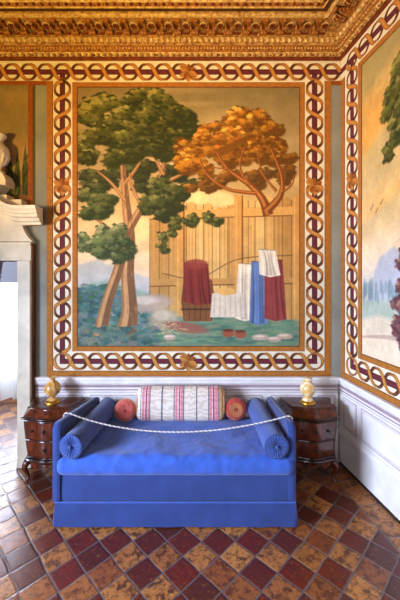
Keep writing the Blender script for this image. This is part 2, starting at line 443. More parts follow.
mb = MB(); mb.box(mirr(DX1 + jw), DX1 + jw, YJ, -.0005, 1.976, 2.155)
mb.box(mirr(DX1 + jw), DX1 + jw, YJ - .014, YJ, 2.115, 2.15); mb.box(mirr(DX1 + .05), DX1 + .05, YJ - .008, YJ, 1.99, 2.004)
mb.build('lintel', M['stone'], door, bevel=.004)
mb = MB(); mb.box(DX0, DX1, .03, .09, 1.76, 1.98); mb.box(DX0, DX1, .022, .03, 1.79, 1.8); mb.box(DX0, DX1, .022, .03, 1.83, 1.842); mb.build('head_board', M['curtainwood'], door, smooth=False)
# pediment: right half traced, then mirrored
YJp = 3.0
def px(u): return (u - VPX) / FPX * YJp
def pz(v): return CH - (v - VPY) / FPX * YJp
panel = [(px(33), pz(241.5)), (px(29), pz(238)), (px(25.5), pz(233)), (px(23), pz(227)), (px(22.3), pz(222.5)), (px(12), pz(220.5)), (px(0), pz(212)), (px(-12), pz(205))]
panel += [(mirr(x), z) for x, z in reversed(panel)]
mb = MB(); mb.prism(panel, YJ - .005, -.0005); mb.build('pediment_panel', M['stone'], door, bevel=.003)
path = [(-20, 188), (-14, 193), (-7, 199), (0, 205.5), (6, 210.5), (12, 214.5), (18, 217), (25, 217.6), (33, 217.5), (43, 217.4)]
def smooth_path(p, n=28):
    out = []
    for i in range(n + 1):
        t = i / n * (len(p) - 1); k = min(int(t), len(p) - 2); f = t - k
        p0, p1, p2, p3 = (np.array(p[max(0, min(len(p) - 1, k + d))], float) for d in (-1, 0, 1, 2))
        out.append(.5 * ((2 * p1) + (-p0 + p2) * f + (2 * p0 - 5 * p1 + 4 * p2 - p3) * f * f + (-p0 + 3 * p1 - 3 * p2 + p3) * f ** 3))
    return out
sp = smooth_path(path)
cprof = [(0, -.075), (.03, -.075), (.035, -.055), (.06, -.045), (.075, -.02), (.1, -.012), (.1, .012), (.115, .02), (.115, .04), (.135, .06), (.14, .085), (0, .085)]
for sg in (0, 1):
    mb = MB(); rings = []
    for q in sp:
        x, z = px(q[0]), pz(q[1])
        if sg: x = mirr(x)
        rings.append([(x, YJ - .005 - p, z + dz) for p, dz in cprof])
    mb.loft(rings); mb.build('pediment_cornice', M['stone'], door, angle=28)
    # small scroll under the cornice end
    mb = MB(); x = px(23.5); x = mirr(x) if sg else x
    mb.lathe([(.001, -.085), (.022, -.08), (.03, -.07), (.03, 0.06), (.001, .06)], 20, 0, x, 0, pz(223.5) , 'Y'); mb.build('corbel_scroll', M['stone_line'], door)
    # volute where the broken pediment curls up
    mb = MB(); x = px(-3); x = mirr(x) if sg else x
    mb.box(x - .11, x + .12, -.16, -.0005, pz(213), pz(198)) if False else None
    sg2 = -1 if sg else 1; pts = []
    for i in range(60):
        a = i / 59 * 3.3 * PI; r = .1 * (1 - .75 * i / 59)
        pts.append((x + sg2 * (.0 + r * math.cos(a - .3)), pz(184) + r * .95 * math.sin(a - .3)))
    rings = []
    for i, (a, b) in enumerate(pts):
        w_ = .034 * (1 - .5 * i / 59)
        t = Vector((pts[min(i + 1, 59)][0] - pts[max(i - 1, 0)][0], pts[min(i + 1, 59)][1] - pts[max(i - 1, 0)][1])).normalized()
        nn = Vector((-t.y, t.x)) * w_
        rings.append([(a + nn.x, -.15, b + nn.y), (a - nn.x, -.15, b - nn.y), (a - nn.x, -.001, b - nn.y), (a + nn.x, -.001, b + nn.y)])
    mb.loft(rings); mb.lathe([(.001, -.135), (.075, -.13), (.085, -.001), (.001, -.001)], 24, 0, x, 0, pz(184), 'Y')
    mb.build('volute', M['stone'], door)
    # plinth below the volute
    mb = MB(); mb.box(min(x - .13, x + .13), x + .13, -.13, -.001, pz(205), pz(196)); xs = px(17); xs = mirr(xs) if sg else xs
    mb.box(xs - .16, xs + .06, -.1, -.001, pz(212), pz(200)); mb.build('plinth', M['stone'], door, bevel=.006)
    # urn (only the one the photo shows)
    if sg: continue
    u = tag(empty('urn', (x + sg2 * .035, YW - .102, pz(174.5))), 'pale stone urn on the scroll of the door pediment', 'urn', None)
    mb = MB(); mb.lathe([(.001, -.0), (.055, .0), (.058, .012), (.035, .022), (.022, .035), (.026, .05), (.06, .09), (.088, .15), (.094, .2), (.085, .24), (.05, .275), (.04, .3), (.046, .325), (.066, .345), (.07, .36), (.06, .365), (.03, .355), (.001, .35)], 32)
    mb.build('urn_body', M['stone'], u)
    mb = MB()
    for q in range(12):
        a = q / 12 * 2 * PI; mb.tube([(math.cos(a) * r, math.sin(a) * r, z) for r, z in ((.055, .085), (.085, .14), (.092, .17))], .01, 6)
    mb.build('gadroon', M['stone'], u)

# ------------------------------------------------------------------ painter (flat wall paintings)
class Canvas:
    def __init__(s, w, h, S=2): s.w, s.h, s.S = w, h, S; s.W, s.H = int(w * S), int(h * S); s.a = np.zeros((s.H, s.W, 3))
    def vgrad(s, stops):
        ys = np.arange(s.H) / s.S
        for c in range(3): s.a[:, :, c] = np.interp(ys, [q[0] for q in stops], [q[1][c] for q in stops])[:, None]
    def _blend(s, x0, x1, y0, y1, mask, col):
        r = s.a[y0:y1, x0:x1]; r += (np.asarray(col, float) - r) * mask[..., None]
    def ell(s, cx, cy, rx, ry, col, al=1., soft=.15, ang=0.):
        S = s.S; R = max(rx, ry) * (1 + soft) + 1
        x0, x1 = max(0, int((cx - R) * S)), min(s.W, int((cx + R) * S) + 2); y0, y1 = max(0, int((cy - R) * S)), min(s.H, int((cy + R) * S) + 2)
        if x1 <= x0 or y1 <= y0: return
        X, Y = np.meshgrid((np.arange(x0, x1) + .5) / S - cx, (np.arange(y0, y1) + .5) / S - cy)
        c, n = math.cos(ang), math.sin(ang)
        d = np.sqrt(((X * c + Y * n) / rx) ** 2 + ((-X * n + Y * c) / ry) ** 2)
        e = max(soft, .5 / (S * min(rx, ry)) * 2)
        s._blend(x0, x1, y0, y1, np.clip((1 + e / 2 - d) / e, 0, 1) * al, col)
    def poly(s, pts, col, al=1., soft=.5):
        S = s.S; p = np.array(pts, float); pad = soft + 1
        x0, x1 = max(0, int((p[:, 0].min() - pad) * S)), min(s.W, int((p[:, 0].max() + pad) * S) + 2)
        y0, y1 = max(0, int((p[:, 1].min() - pad) * S)), min(s.H, int((p[:, 1].max() + pad) * S) + 2)
        if x1 <= x0 or y1 <= y0: return
        X, Y = np.meshgrid((np.arange(x0, x1) + .5) / S, (np.arange(y0, y1) + .5) / S)
        ins = np.zeros(X.shape, bool); dmin = np.full(X.shape, 1e9)
        for i in range(len(p)):
            a, b = p[i], p[(i + 1) % len(p)]
            with np.errstate(divide='ignore', invalid='ignore'):
                cond = ((a[1] > Y) != (b[1] > Y)) & (X < (b[0] - a[0]) * (Y - a[1]) / (b[1] - a[1] + 1e-12) + a[0])
            ins ^= cond
            ab = b - a; t = np.clip(((X - a[0]) * ab[0] + (Y - a[1]) * ab[1]) / (ab @ ab + 1e-9), 0, 1)
            dmin = np.minimum(dmin, np.hypot(X - a[0] - t * ab[0], Y - a[1] - t * ab[1]))
        sd = np.where(ins, dmin, -dmin)
        s._blend(x0, x1, y0, y1, np.clip(sd / soft + .5, 0, 1) * al, col)
    def stroke(s, pts, ws, col, al=1.):
        P = smooth_path(pts, max(6, int(sum(math.dist(pts[i], pts[i + 1]) for i in range(len(pts) - 1)) / 1.2))) if len(pts) > 2 else [np.array(pts[0]) + (np.array(pts[1]) - np.array(pts[0])) * i / 12 for i in range(13)]
        L_, R_ = [], []
        for i, q in enumerate(P):
            t = np.array(P[min(i + 1, len(P) - 1)]) - np.array(P[max(i - 1, 0)]); t = t / (np.linalg.norm(t) + 1e-9)
            w_ = np.interp(i / (len(P) - 1), np.linspace(0, 1, len(ws)), ws) / 2
            L_.append((q[0] - t[1] * w_, q[1] + t[0] * w_)); R_.append((q[0] + t[1] * w_, q[1] - t[0] * w_))
        s.poly(L_ + R_[::-1], col, al, .6)
    def fan(s, x, y, r, col, n=6, al=.9):
        for i in range(n):
            a = math.radians(90 + (i - (n - 1) / 2) * 150 / n) + random.uniform(-.15, .15)
            k = r * random.uniform(.75, 1.1); c = [q * random.uniform(.88, 1.1) for q in col]
            s.ell(x + math.cos(a) * k * .6, y + math.sin(a) * k * .55, k * .55, k * .19, c, al, .3, a)
    def blotch(s, amt, scales=((24, .6), (8, .4))):
        n = np.zeros((s.H, s.W))
        for k, wt in scales:
            gh, gw = s.H // (k) + 3, s.W // (k) + 3; g = rng.normal(size=(gh, gw))
            yy = np.arange(s.H) / k; xx = np.arange(s.W) / k; y0 = yy.astype(int); x0 = xx.astype(int); fy = (yy - y0)[:, None]; fx = (xx - x0)[None]
            fy = fy * fy * (3 - 2 * fy); fx = fx * fx * (3 - 2 * fx)
            n += wt * (g[y0][:, x0] * (1 - fy) * (1 - fx) + g[y0 + 1][:, x0] * fy * (1 - fx) + g[y0][:, x0 + 1] * (1 - fy) * fx + g[y0 + 1][:, x0 + 1] * fy * fx)
        s.a *= (1 + amt * n)[..., None]
    def mesh(s, x0, x1, z0, z1, y):
        mb = MB(); nx, ny = s.W, s.H
        xs = np.linspace(x0, x1, nx); zs = np.linspace(z1, z0, ny)
        X, Z = np.meshgrid(xs, zs); V = np.stack([X, np.full_like(X, y), Z], -1).reshape(-1, 3)
        i = (np.arange(ny - 1)[:, None] * nx + np.arange(nx - 1)[None]).ravel()
        F = np.stack([i, i + nx, i + nx + 1, i + 1], -1)
        mb.v = V.tolist(); mb.f = F.tolist(); mb.m = [0] * len(F)
        mb.c = np.concatenate([lin(np.clip(s.a, 0, 255)), np.ones((ny, nx, 1))], -1).reshape(-1, 4)
        return mb
def inpoly(x, y, P):
    c = False
    for i in range(len(P)):
        (ax, ay), (bx_, by_) = P[i], P[(i + 1) % len(P)]
        if (ay > y) != (by_ > y) and x < (bx_ - ax) * (y - ay) / (by_ - ay + 1e-9) + ax: c = not c
    return c
def crown(cv, P, dark, m1, m2, light, n, rb=(6, 11), leaf=3.6, fill=.9, shade=None):
    """a painted crown: many overlapping leaf bunches inside the outline P, each dark beneath and pale on its upper left"""
    xs = [p[0] for p in P]; ys = [p[1] for p in P]; cen = []
    while len(cen) < n:
        x, y = random.uniform(min(xs), max(xs)), random.uniform(min(ys), max(ys))
        if inpoly(x, y, P): cen.append((x, y, random.uniform(*rb)))
    for x, y, r in cen: cv.ell(x + 1.5, y + 2, r * 1.05, r * .8, dark, fill, .35, random.uniform(-.4, .4))
    for x, y, r in cen:
        for k in range(int(r * .9)):
            a = random.uniform(0, 2 * PI); cv.fan(x + r * 1.05 * math.cos(a), y + r * .85 * math.sin(a), leaf * .9, dark, 5, .85)
    cen.sort(key=lambda q: q[1] + random.uniform(-14, 14), reverse=True)
    x0, x1, y0, y1 = min(xs), max(xs), min(ys), max(ys)
    for x, y, r in cen:
        g = .55 - .34 * (x - x0) / (x1 - x0) - .3 * (y - y0) / (y1 - y0) + random.uniform(-.1, .16)
        for k in range(int(r * r * .2)):
            a = random.uniform(0, 2 * PI); q = math.sqrt(random.random()); u, v = q * math.cos(a), q * math.sin(a)
            t = g + .42 * (-.45 * u - .85 * v) + random.uniform(-.12, .12)
            c = light if t > .62 else m2 if t > .36 else m1 if t > .1 else dark
            cv.fan(x + r * u * 1.1, y + r * .8 * v, leaf * random.uniform(.75, 1.15), c, 6, .88)
def leafy(cv, blobs, dark, mids, light, r=4.5, dens=1., lit=(-.4, -.8)):
    for cx, cy, rx, ry in blobs:
        P = [(cx + rx * math.cos(a) * (1 + .12 * math.sin(3 * a + cx)), cy + ry * math.sin(a) * (1 + .1 * math.cos(2 * a + cy))) for a in np.linspace(0, 2 * PI, 14)[:-1]]
        k = min(rx, ry); crown(cv, P, dark, mids[0], mids[1], light, int(4 + rx * ry * .035 * dens), (max(3, k * .3), max(4, min(9, k * .5))), r * .8)
def trunk(cv, pts, ws, base, lightc, darkc):
    cv.stroke(pts, ws, base)
    cv.stroke([(p[0] + w * .22, p[1]) for p, w in zip(pts, np.interp(np.linspace(0, 1, len(pts)), np.linspace(0, 1, len(ws)), ws))], [q * .5 for q in ws], darkc, .6)
    cv.stroke([(p[0] - w * .2, p[1]) for p, w in zip(pts, np.interp(np.linspace(0, 1, len(pts)), np.linspace(0, 1, len(ws)), ws))], [q * .3 for q in ws], lightc, .75)
    P = smooth_path(pts, 60)
    for q in range(70):
        i = random.randint(0, 58); w = np.interp(i / 60, np.linspace(0, 1, len(ws)), ws); o = random.uniform(-.42, .42) * w
        cv.stroke([(P[i][0] + o, P[i][1]), (P[i][0] + o + random.uniform(-.6, .6), P[i][1] - random.uniform(3, 8))], (.9, .3), random.choice([darkc, lightc, base]), .5)

def paint_big():
    cv = Canvas(221, 259)
    cv.vgrad([(0, (134, 116, 74)), (60, (166, 140, 90)), (110, (196, 160, 100)), (135, (228, 186, 124)), (175, (240, 206, 160)), (205, (226, 210, 200)), (232, (186, 196, 186)), (238, (108, 138, 116)), (259, (96, 122, 104))])
    for i in range(60):
        y = random.uniform(0, 190); cv.ell(random.uniform(0, 221), y, random.uniform(18, 50), random.uniform(2, 7), random.choice([(240, 200, 140), (170, 140, 92), (200, 168, 116)]), .22, 1.2, random.uniform(-.15, .05))
    for x, y, a in ((112, 112, 14), (126, 107, 17), (142, 112, 14), (130, 118, 26), (60, 142, 22), (48, 150, 18)): cv.ell(x, y, a, a * .5, (244, 206, 140), .8, .5)
    # far hills
    cv.poly([(0, 178), (20, 172), (44, 182), (70, 190), (100, 186), (112, 196), (112, 230), (0, 230)], (176, 178, 172), .8, 3)
    cv.poly([(0, 200), (30, 192), (70, 205), (120, 208), (120, 240), (0, 240)], (138, 158, 140), .9, 4)
    # plank wall
    cv.poly([(72, 152), (221, 150), (221, 236), (72, 236)], (206, 160, 92))
    x = 72
    while x < 221:
        w_ = random.uniform(5.5, 10); c = np.array(random.choice([(216, 170, 98), (198, 150, 82), (224, 182, 112), (188, 140, 76)]))
        top = 118 + random.uniform(-3, 3) if x > 82 else 130
        top = 112 + random.uniform(-2, 2) if x > 158 else top
        cv.poly([(x, top + 1), (x + w_ * .5, top - 1), (x + w_, top + 1), (x + w_, 236), (x, 236)], c)
        for _ in range(4): q = x + random.uniform(1, w_ - 1); cv.stroke([(q, top + 6), (q + random.uniform(-.6, .6), random.uniform(170, 232))], (.7, .3), c * .82, .7)
        cv.stroke([(x, top), (x, 236)], (.9, .9), (122, 82, 42), .8); x += w_
    cv.poly([(72, 124), (221, 119), (221, 128), (72, 132)], (214, 162, 88)); cv.stroke([(72, 132), (221, 128)], (1, 1), (120, 78, 38))
    cv.poly([(72, 192), (221, 190), (221, 196), (72, 199)], (190, 140, 78)); cv.stroke([(72, 199), (221, 196)], (1, 1), (110, 70, 36))
    for x in (98, 156, 214): cv.poly([(x, 108), (x + 8, 108), (x + 8, 236), (x, 236)], (204, 148, 78)); cv.stroke([(x + 8, 108), (x + 8, 236)], (1.2, 1.2), (110, 70, 36)); cv.stroke([(x + 2, 110), (x + 2, 230)], (.6, .6), (232, 188, 118))
    # meadow
    cv.poly([(0, 226), (60, 232), (130, 228), (221, 234), (221, 259), (0, 259)], (106, 136, 106), 1, 4)
    for i in range(260):
        x, y = random.uniform(0, 221), random.uniform(230, 259); cv.ell(x, y, random.uniform(3, 9), random.uniform(.6, 1.8), random.choice([(86, 122, 100), (134, 150, 110), (70, 104, 92), (150, 140, 112)]), .6, .5)
    # blue green undergrowth, left
    for i in range(420):
        x = random.uniform(-2, 74) ; y = random.uniform(196, 256)
        if x > 46 and y < 216: continue
        cv.fan(x, y, random.uniform(3, 7), random.choice([(80, 112, 108), (60, 90, 86), (96, 126, 118), (72, 104, 82), (118, 128, 120)]), 6, .8)
    # cloths airing on the planks, a barrel under a red rug, straw and stones
    def cloth(x, y, w_, h, c, n=5, sw=.0):
        c = np.array(c, float)
        cv.poly([(x, y), (x + w_, y + 1), (x + w_ + sw + 2, y + h), (x + w_ * .5 + sw, y + h + 2), (x - 2 + sw, y + h - 1)], c)
        for k in range(n):
            t = (k + .5) / n; cv.stroke([(x + w_ * t, y + 1), (x + w_ * t + sw * .5 + random.uniform(-1.5, 1.5), y + h * .5), (x + (w_ + 2) * t + sw, y + h)], (.6, 1.6, 2.4), c * random.choice([.66, .76, 1.14]), .7)
        cv.stroke([(x, y), (x + w_, y + 1)], (1, 1), c * .6, .8)
    cv.stroke([(84, 186), (120, 191), (160, 172), (214, 168)], (.9, .9, .9), (110, 80, 50))
    cloth(160, 176, 15, 56, (228, 212, 184), 5, -1); cloth(173, 174, 14, 62, (98, 122, 164), 6, 0); cloth(186, 172, 18, 60, (136, 60, 56), 6, 2); cloth(180, 162, 17, 26, (224, 210, 186), 5, 3)
    cv.poly([(106, 192), (134, 192), (137, 214), (134, 234), (106, 234), (103, 214)], (128, 82, 46)); 
    for k in range(6): cv.stroke([(106 + k * 5.4, 193), (105 + k * 6, 214), (106 + k * 5.4, 233)], (.7, .7, .7), (80, 48, 28), .8)
    cv.stroke([(103, 222), (137, 222)], (1.6, 1.6), (70, 50, 40)); cloth(106, 176, 24, 40, (128, 52, 44), 6, 2); cv.ell(118, 177, 12, 5, (140, 62, 52), .9, .3)
    cv.poly([(134, 206), (164, 206), (166, 230), (132, 230)], (222, 206, 180), .95, 1)
    for k in range(6): cv.stroke([(137 + k * 5, 208), (136 + k * 5.4, 229)], (.8, 1.6), (188, 168, 140), .6)
    cv.ell(148, 204, 9, 4, (222, 170, 92), .95, .3)
    cv.ell(72, 216, 22, 9, (176, 156, 136), .9, .4, -.1); cv.ell(66, 213, 14, 4, (214, 198, 178), .7, .6); cv.ell(86, 232, 15, 11, (176, 160, 132), .9, .5); cv.ell(84, 228, 9, 5, (206, 192, 164), .7, .6); cv.ell(108, 240, 22, 5, (150, 92, 74), .9, .4, .15)
    for i in range(60):
        x, y = random.gauss(90, 9), random.gauss(240, 3); cv.stroke([(x, y), (x + random.uniform(-6, 6), y + random.uniform(-2, 3))], (.8, .4), random.choice([(226, 196, 140), (180, 150, 104)]), .8)
    for x, y in ((150, 246), (162, 247)): cv.ell(x, y, 6, 4, (156, 84, 58), .95, .3); cv.ell(x, y - 3, 5.5, 1.5, (104, 54, 40), .9, .3)
    for x, y in ((206, 249), (196, 252), (182, 250), (92, 250)): cv.ell(x, y, random.uniform(6, 10), 3, (186, 160, 136), .95, .3); cv.ell(x - 1, y - 1, 5, 1.2, (226, 204, 182), .8, .6)
    # left trees
    bark, bl, bd = (158, 110, 68), (206, 158, 106), (98, 70, 50)
    gd, g1, g2, gl = (50, 54, 24), (76, 76, 34), (108, 104, 46), (158, 146, 74)
    crown(cv, [(0, 70), (60, 78), (96, 74), (114, 92), (104, 112), (88, 128), (74, 118), (50, 96), (30, 100), (0, 96)], (46, 50, 28), (56, 60, 32), (70, 74, 38), (92, 94, 50), 40, (5, 9), 3.6)
    trunk(cv, [(46, 256), (52, 226), (50, 186), (52, 150), (48, 112), (45, 76)], (26, 16, 13, 11, 8, 5), bark, bl, bd)
    trunk(cv, [(22, 250), (30, 214), (42, 178), (46, 154), (62, 124), (80, 98), (88, 68)], (15, 11, 10, 9, 8, 6, 4), bark, bl, bd)
    for pts in ([(48, 114), (34, 96), (20, 84)], [(46, 98), (58, 82), (66, 68)], [(80, 98), (98, 90), (110, 84)], [(64, 120), (54, 98), (52, 86)], [(42, 178), (26, 158), (18, 146)], [(50, 160), (22, 134), (4, 128)], [(86, 88), (78, 72), (72, 58)], [(62, 124), (84, 116), (102, 108)]):
        cv.stroke(pts, (4, 3, 1.4), (150, 102, 60)); cv.stroke([(p[0] - .4, p[1] - .6) for p in pts], (1.4, 1, .5), bl, .8)
    crown(cv, [(2, 24), (18, 8), (36, 14), (48, 4), (68, 3), (92, 14), (108, 26), (112, 44), (102, 58), (92, 72), (70, 60), (52, 70), (26, 74), (2, 70)], gd, g1, g2, gl, 135, (6, 10), 3.4)
    crown(cv, [(2, 100), (22, 96), (36, 110), (28, 128), (12, 138), (2, 130)], (52, 60, 30), (72, 78, 38), (96, 100, 52), (136, 132, 74), 18, (5, 8), 3.5)
    crown(cv, [(60, 102), (84, 92), (112, 96), (108, 112), (92, 124), (74, 130), (64, 118)], (48, 54, 28), (66, 72, 36), (88, 92, 46), (124, 122, 64), 22, (5, 8), 3.5)
    crown(cv, [(2, 142), (24, 140), (46, 140), (58, 152), (52, 166), (30, 174), (4, 164)], (58, 70, 42), (84, 96, 56), (112, 120, 72), (160, 158, 104), 26, (5, 8), 3.5)
    # right tree
    tb, tl = (120, 66, 28), (192, 120, 56)
    crown(cv, [(110, 92), (140, 84), (176, 84), (200, 78), (214, 80), (206, 96), (180, 96), (160, 92), (130, 102), (112, 100)], (92, 60, 22), (116, 76, 26), (138, 90, 32), (176, 118, 48), 24, (4, 7), 3.2)
    crown(cv, [(98, 72), (104, 56), (122, 40), (140, 24), (164, 18), (188, 28), (206, 44), (216, 66), (214, 82), (196, 78), (176, 70), (160, 78), (136, 80), (112, 86)], (104, 64, 18), (148, 92, 26), (186, 124, 38), (230, 174, 70), 78, (5, 9), 3.5)
    for pts, ws in (([(190, 128), (184, 112), (172, 98), (150, 82), (138, 64)], (11, 8, 6, 4, 2)), ([(188, 124), (202, 108), (203, 88), (192, 60)], (9, 6, 4, 2)), ([(178, 106), (150, 102), (130, 88), (122, 72)], (4, 3.4, 2.6, 1.2)),
                    ([(172, 98), (162, 80), (168, 56)], (3, 2, 1)), ([(202, 106), (213, 98), (216, 88)], (2.4, 1.4, .8)), ([(198, 104), (184, 86), (180, 66)], (3, 2, 1)), ([(150, 82), (134, 80)], (2, .8))):
        cv.stroke(pts, ws, tb); cv.stroke([(p[0] - .8, p[1] - .4) for p in pts], [q * .35 for q in ws], tl, .85)
    crown(cv, [(120, 50), (140, 34), (170, 30), (176, 48), (150, 60), (128, 62)], (120, 74, 22), (156, 98, 28), (194, 130, 42), (236, 182, 78), 16, (5, 8), 3.5, .5)
    for i in range(130):
        x = random.gauss(40, 17); y = random.uniform(238, 258); cv.fan(x, y, random.uniform(3, 6), random.choice([(76, 106, 98), (58, 88, 80), (96, 122, 104), (120, 118, 104)]), 6, .75)
    # climbing vine on the planks
    leafy(cv, [(92, 140, 10, 8), (106, 132, 12, 6), (122, 128, 12, 6), (84, 156, 5, 11), (136, 132, 8, 5)], (58, 62, 30), [(88, 92, 44), (116, 116, 58)], (156, 150, 84), 3.6)
    cv.blotch(.045); return cv

def paint_side():
    cv = Canvas(300, 262, 1.6)
    cv.vgrad([(0, (168, 150, 92)), (60, (186, 164, 100)), (120, (214, 186, 130)), (170, (236, 208, 168)), (196, (214, 206, 190)), (225, (208, 200, 172)), (262, (216, 194, 160))])
    for i in range(120):
        x, y = random.uniform(0, 300), random.uniform(0, 150); cv.ell(x, y, random.uniform(25, 60), random.uniform(3, 9), random.choice([(238, 178, 92), (156, 142, 86), (212, 180, 112)]), .2, 1.2, -.35)
    for i in range(26): cv.ell(30 + random.gauss(0, 14) + i * 3.4, 62 - i * 1.4 + random.gauss(0, 10), 20, 9, (236, 168, 78), .4, 1., -.5)
    cv.poly([(8, 214), (30, 176), (52, 168), (70, 182), (96, 160), (130, 196), (180, 180), (300, 200), (300, 230), (0, 230)], (176, 180, 190), .85, 3)
    cv.poly([(0, 214), (60, 208), (150, 214), (300, 206), (300, 240), (0, 240)], (170, 184, 160), .9, 5)
    for i in range(50): x = random.uniform(0, 70); cv.ell(x, 205 + random.uniform(-5, 5), 2.2, random.uniform(4, 9), (128, 148, 150), .6, .4)
    cv.poly([(0, 230), (30, 224), (90, 232), (300, 226), (300, 262), (0, 262)], (228, 206, 174), .9, 5)
    cv.stroke([(0, 246), (60, 240), (120, 248)], (2, 4, 2), (170, 138, 124), .6)
    for x, y in ((16, 132), (24, 136), (32, 130)): cv.stroke([(x, y + 2), (x + 4, y - 2)], (1.2, .8), (110, 78, 40))
    leafy(cv, [(56, 50, 20, 16), (62, 72, 14, 16), (84, 40, 30, 26), (44, 90, 7, 9), (120, 30, 34, 24)], (56, 60, 24), [(84, 84, 34), (110, 106, 42)], (150, 140, 66), 5)
    cv.stroke([(150, 250), (146, 160), (132, 80), (110, 40)], (16, 11, 9, 5), (140, 100, 62)); 
    leafy(cv, [(66, 196, 12, 40), (64, 226, 15, 22)], (84, 52, 56), [(116, 72, 74), (134, 88, 84)], (170, 120, 92), 4)
    leafy(cv, [(230, 60, 40, 36), (260, 90, 36, 30)], (60, 66, 30), [(90, 94, 44), (116, 114, 52)], (156, 146, 78), 5)
    cv.blotch(.05); return cv

def paint_over():
    cv = Canvas(104, 112)
    cv.vgrad([(0, (128, 112, 72)), (50, (150, 122, 76)), (80, (170, 134, 84)), (112, (150, 110, 66))])
    for i in range(40): cv.ell(random.uniform(0, 104), random.uniform(0, 80), random.uniform(10, 26), random.uniform(2, 6), random.choice([(184, 142, 86), (112, 104, 76)]), .25, 1.2)
    cv.poly([(30, 84), (72, 62), (84, 66), (94, 78), (104, 87), (104, 112), (20, 112)], (112, 78, 44), .95, 2)
    for x, y, h in ((101, 49, 40), (93.5, 54, 36), (87, 58, 32), (8, 66, 40), (16, 70, 34)):
        cv.poly([(x, y), (x + 3.2, y + h * .55), (x + 2.6, y + h), (x - 2.6, y + h), (x - 3.2, y + h * .55)], (60, 68, 36), 1, 1)
        for _ in range(24): cv.ell(x + random.uniform(-2.2, 2.2), y + h * random.uniform(.2, 1), .7, 2, random.choice([(90, 94, 48), (46, 54, 30)]), .7, .5)
    cv.blotch(.05); return cv

# ------------------------------------------------------------------ painted borders
AMP = .083; PER = .165
def ribbon_chain(mb, cols, p0, p1, n, lay0, flip=1):
    """two twisting strands from crossing to crossing; p0,p1 = (x,z) of the first and last crossing, n = number of loops"""
    p0, p1 = Vector(p0), Vector(p1); d = (p1 - p0); Ltot = d.length; d.normalize(); nn = Vector((-d.y, d.x)); P = Ltot / n; seg = 18
    for layer in (1, 0):                         # 1 = strand passing behind, 0 = in front
        for k in range(n + 1):
            pts = []
            for i in range(seg + 1):
                t = k - .5 + i / seg
                if t < -1e-6 or t > n + 1e-6: continue
                ph = (t - k) * PI; a = AMP * .88 * (math.sin(ph) + .1 * math.sin(3 * ph)) / .9 * (1 if layer == 0 else -1) * flip
                pts.append((p0 + d * (t * P) + nn * a, abs(math.cos(ph)), (t - k)))
            vs = []; fs = []; cc = []
            for i, (q, c, tt) in enumerate(pts):
                t0 = pts[max(i - 1, 0)][0]; t1 = pts[min(i + 1, len(pts) - 1)][0]; tg = (t1 - t0).normalized(); wn_ = Vector((-tg.y, tg.x))
                w_ = (.0105 + .0085 * c) if layer == 0 else (.0105 + .005 * c)
                y = -(lay0 + (.0012 if layer == 0 else .0006))
                if layer == 0: base = np.array((150, 92, 42)) * (1 - c) + np.array((196, 132, 60)) * c
                else: base = np.array((150, 92, 42)) * (1 - c) ** .8 + np.array((82, 42, 24)) * (1 - (1 - c) ** .8)
                for s_, f in ((-1, .72), (-.3, 1.06), (.4, 1.0), (1, .74)):
                    vs.append((q.x + wn_.x * w_ * s_, y, q.y + wn_.y * w_ * s_)); cc.append(tuple(lin(np.clip(base * f, 0, 255))) + (1,))
            for i in range(len(pts) - 1):
                for j in range(3): a = i * 4 + j; fs.append((a, a + 4, a + 5, a + 1))
            mb.add(vs, fs); cols.extend(cc)
def ring(mb, cols, cx, cz, lay0, r=AMP):
    vs = []; cc = []; fs = []; n = 40
    for i in range(n):
        a = 2 * PI * i / n; k = .5 + .5 * math.sin(2 * a + .6); w_ = .008 + .010 * k
        base = np.array((150, 92, 42)) * (1 - k) + np.array((206, 142, 72)) * k
        for s_, f in ((-1, .74), (0, 1.05), (1, .78)):
            vs.append((cx + (r * .93 + w_ * s_) * math.cos(a), -(lay0 + .0016), cz + (r * .93 + w_ * s_) * math.sin(a))); cc.append(tuple(lin(np.clip(base * f, 0, 255))) + (1,))
    for i in range(n):
        for j in range(2):
            a = i * 3 + j; b = ((i + 1) % n) * 3 + j; fs.append((a, b, b + 1, a + 1))
    mb.add(vs, fs); cols.extend(cc)
def acanthus(mb, cols, cx, cz, lay0, s=.1, flip=1):
    for a0, r, col in [(q, s * (1.0 if i % 2 == 0 else .8), (166, 96, 40) if i % 2 else (206, 138, 64)) for i, q in enumerate((-150, -120, -90, -60, -30, 30, 150, 90))]:
        a = math.radians(a0) * flip; vs = [(cx, -(lay0 + .002 + .0001 * (a0 % 7)), cz)]; cc = [tuple(lin((110, 56, 24))) + (1,)]
        for i in range(13):
            t = i / 12; w_ = math.sin(t * PI) ** .8 * .3 * r; 
            for sg in (-1, 1):
                vs.append((cx + r * t * math.cos(a) - sg * w_ * math.sin(a), vs[0][1], cz + r * t * math.sin(a) + sg * w_ * math.cos(a)))
                cc.append(tuple(lin(np.clip(np.array(col) * (1 if sg > 0 else .72), 0, 255))) + (1,))
        fs = [(1 + 2 * i, 3 + 2 * i, 4 + 2 * i, 2 + 2 * i) for i in range(12)]
        mb.add(vs, fs); cols.extend(cc)
def frame(mb, x0, x1, z0, z1, w_, y0, y1, mi=0):
    mb.box(x0, x1, y0, y1, z0, z0 + w_, mi); mb.box(x0, x1, y0, y1, z1 - w_, z1, mi)
    mb.box(x0, x0 + w_, y0, y1, z0 + w_, z1 - w_, mi); mb.box(x1 - w_, x1, y0, y1, z0 + w_, z1 - w_, mi)

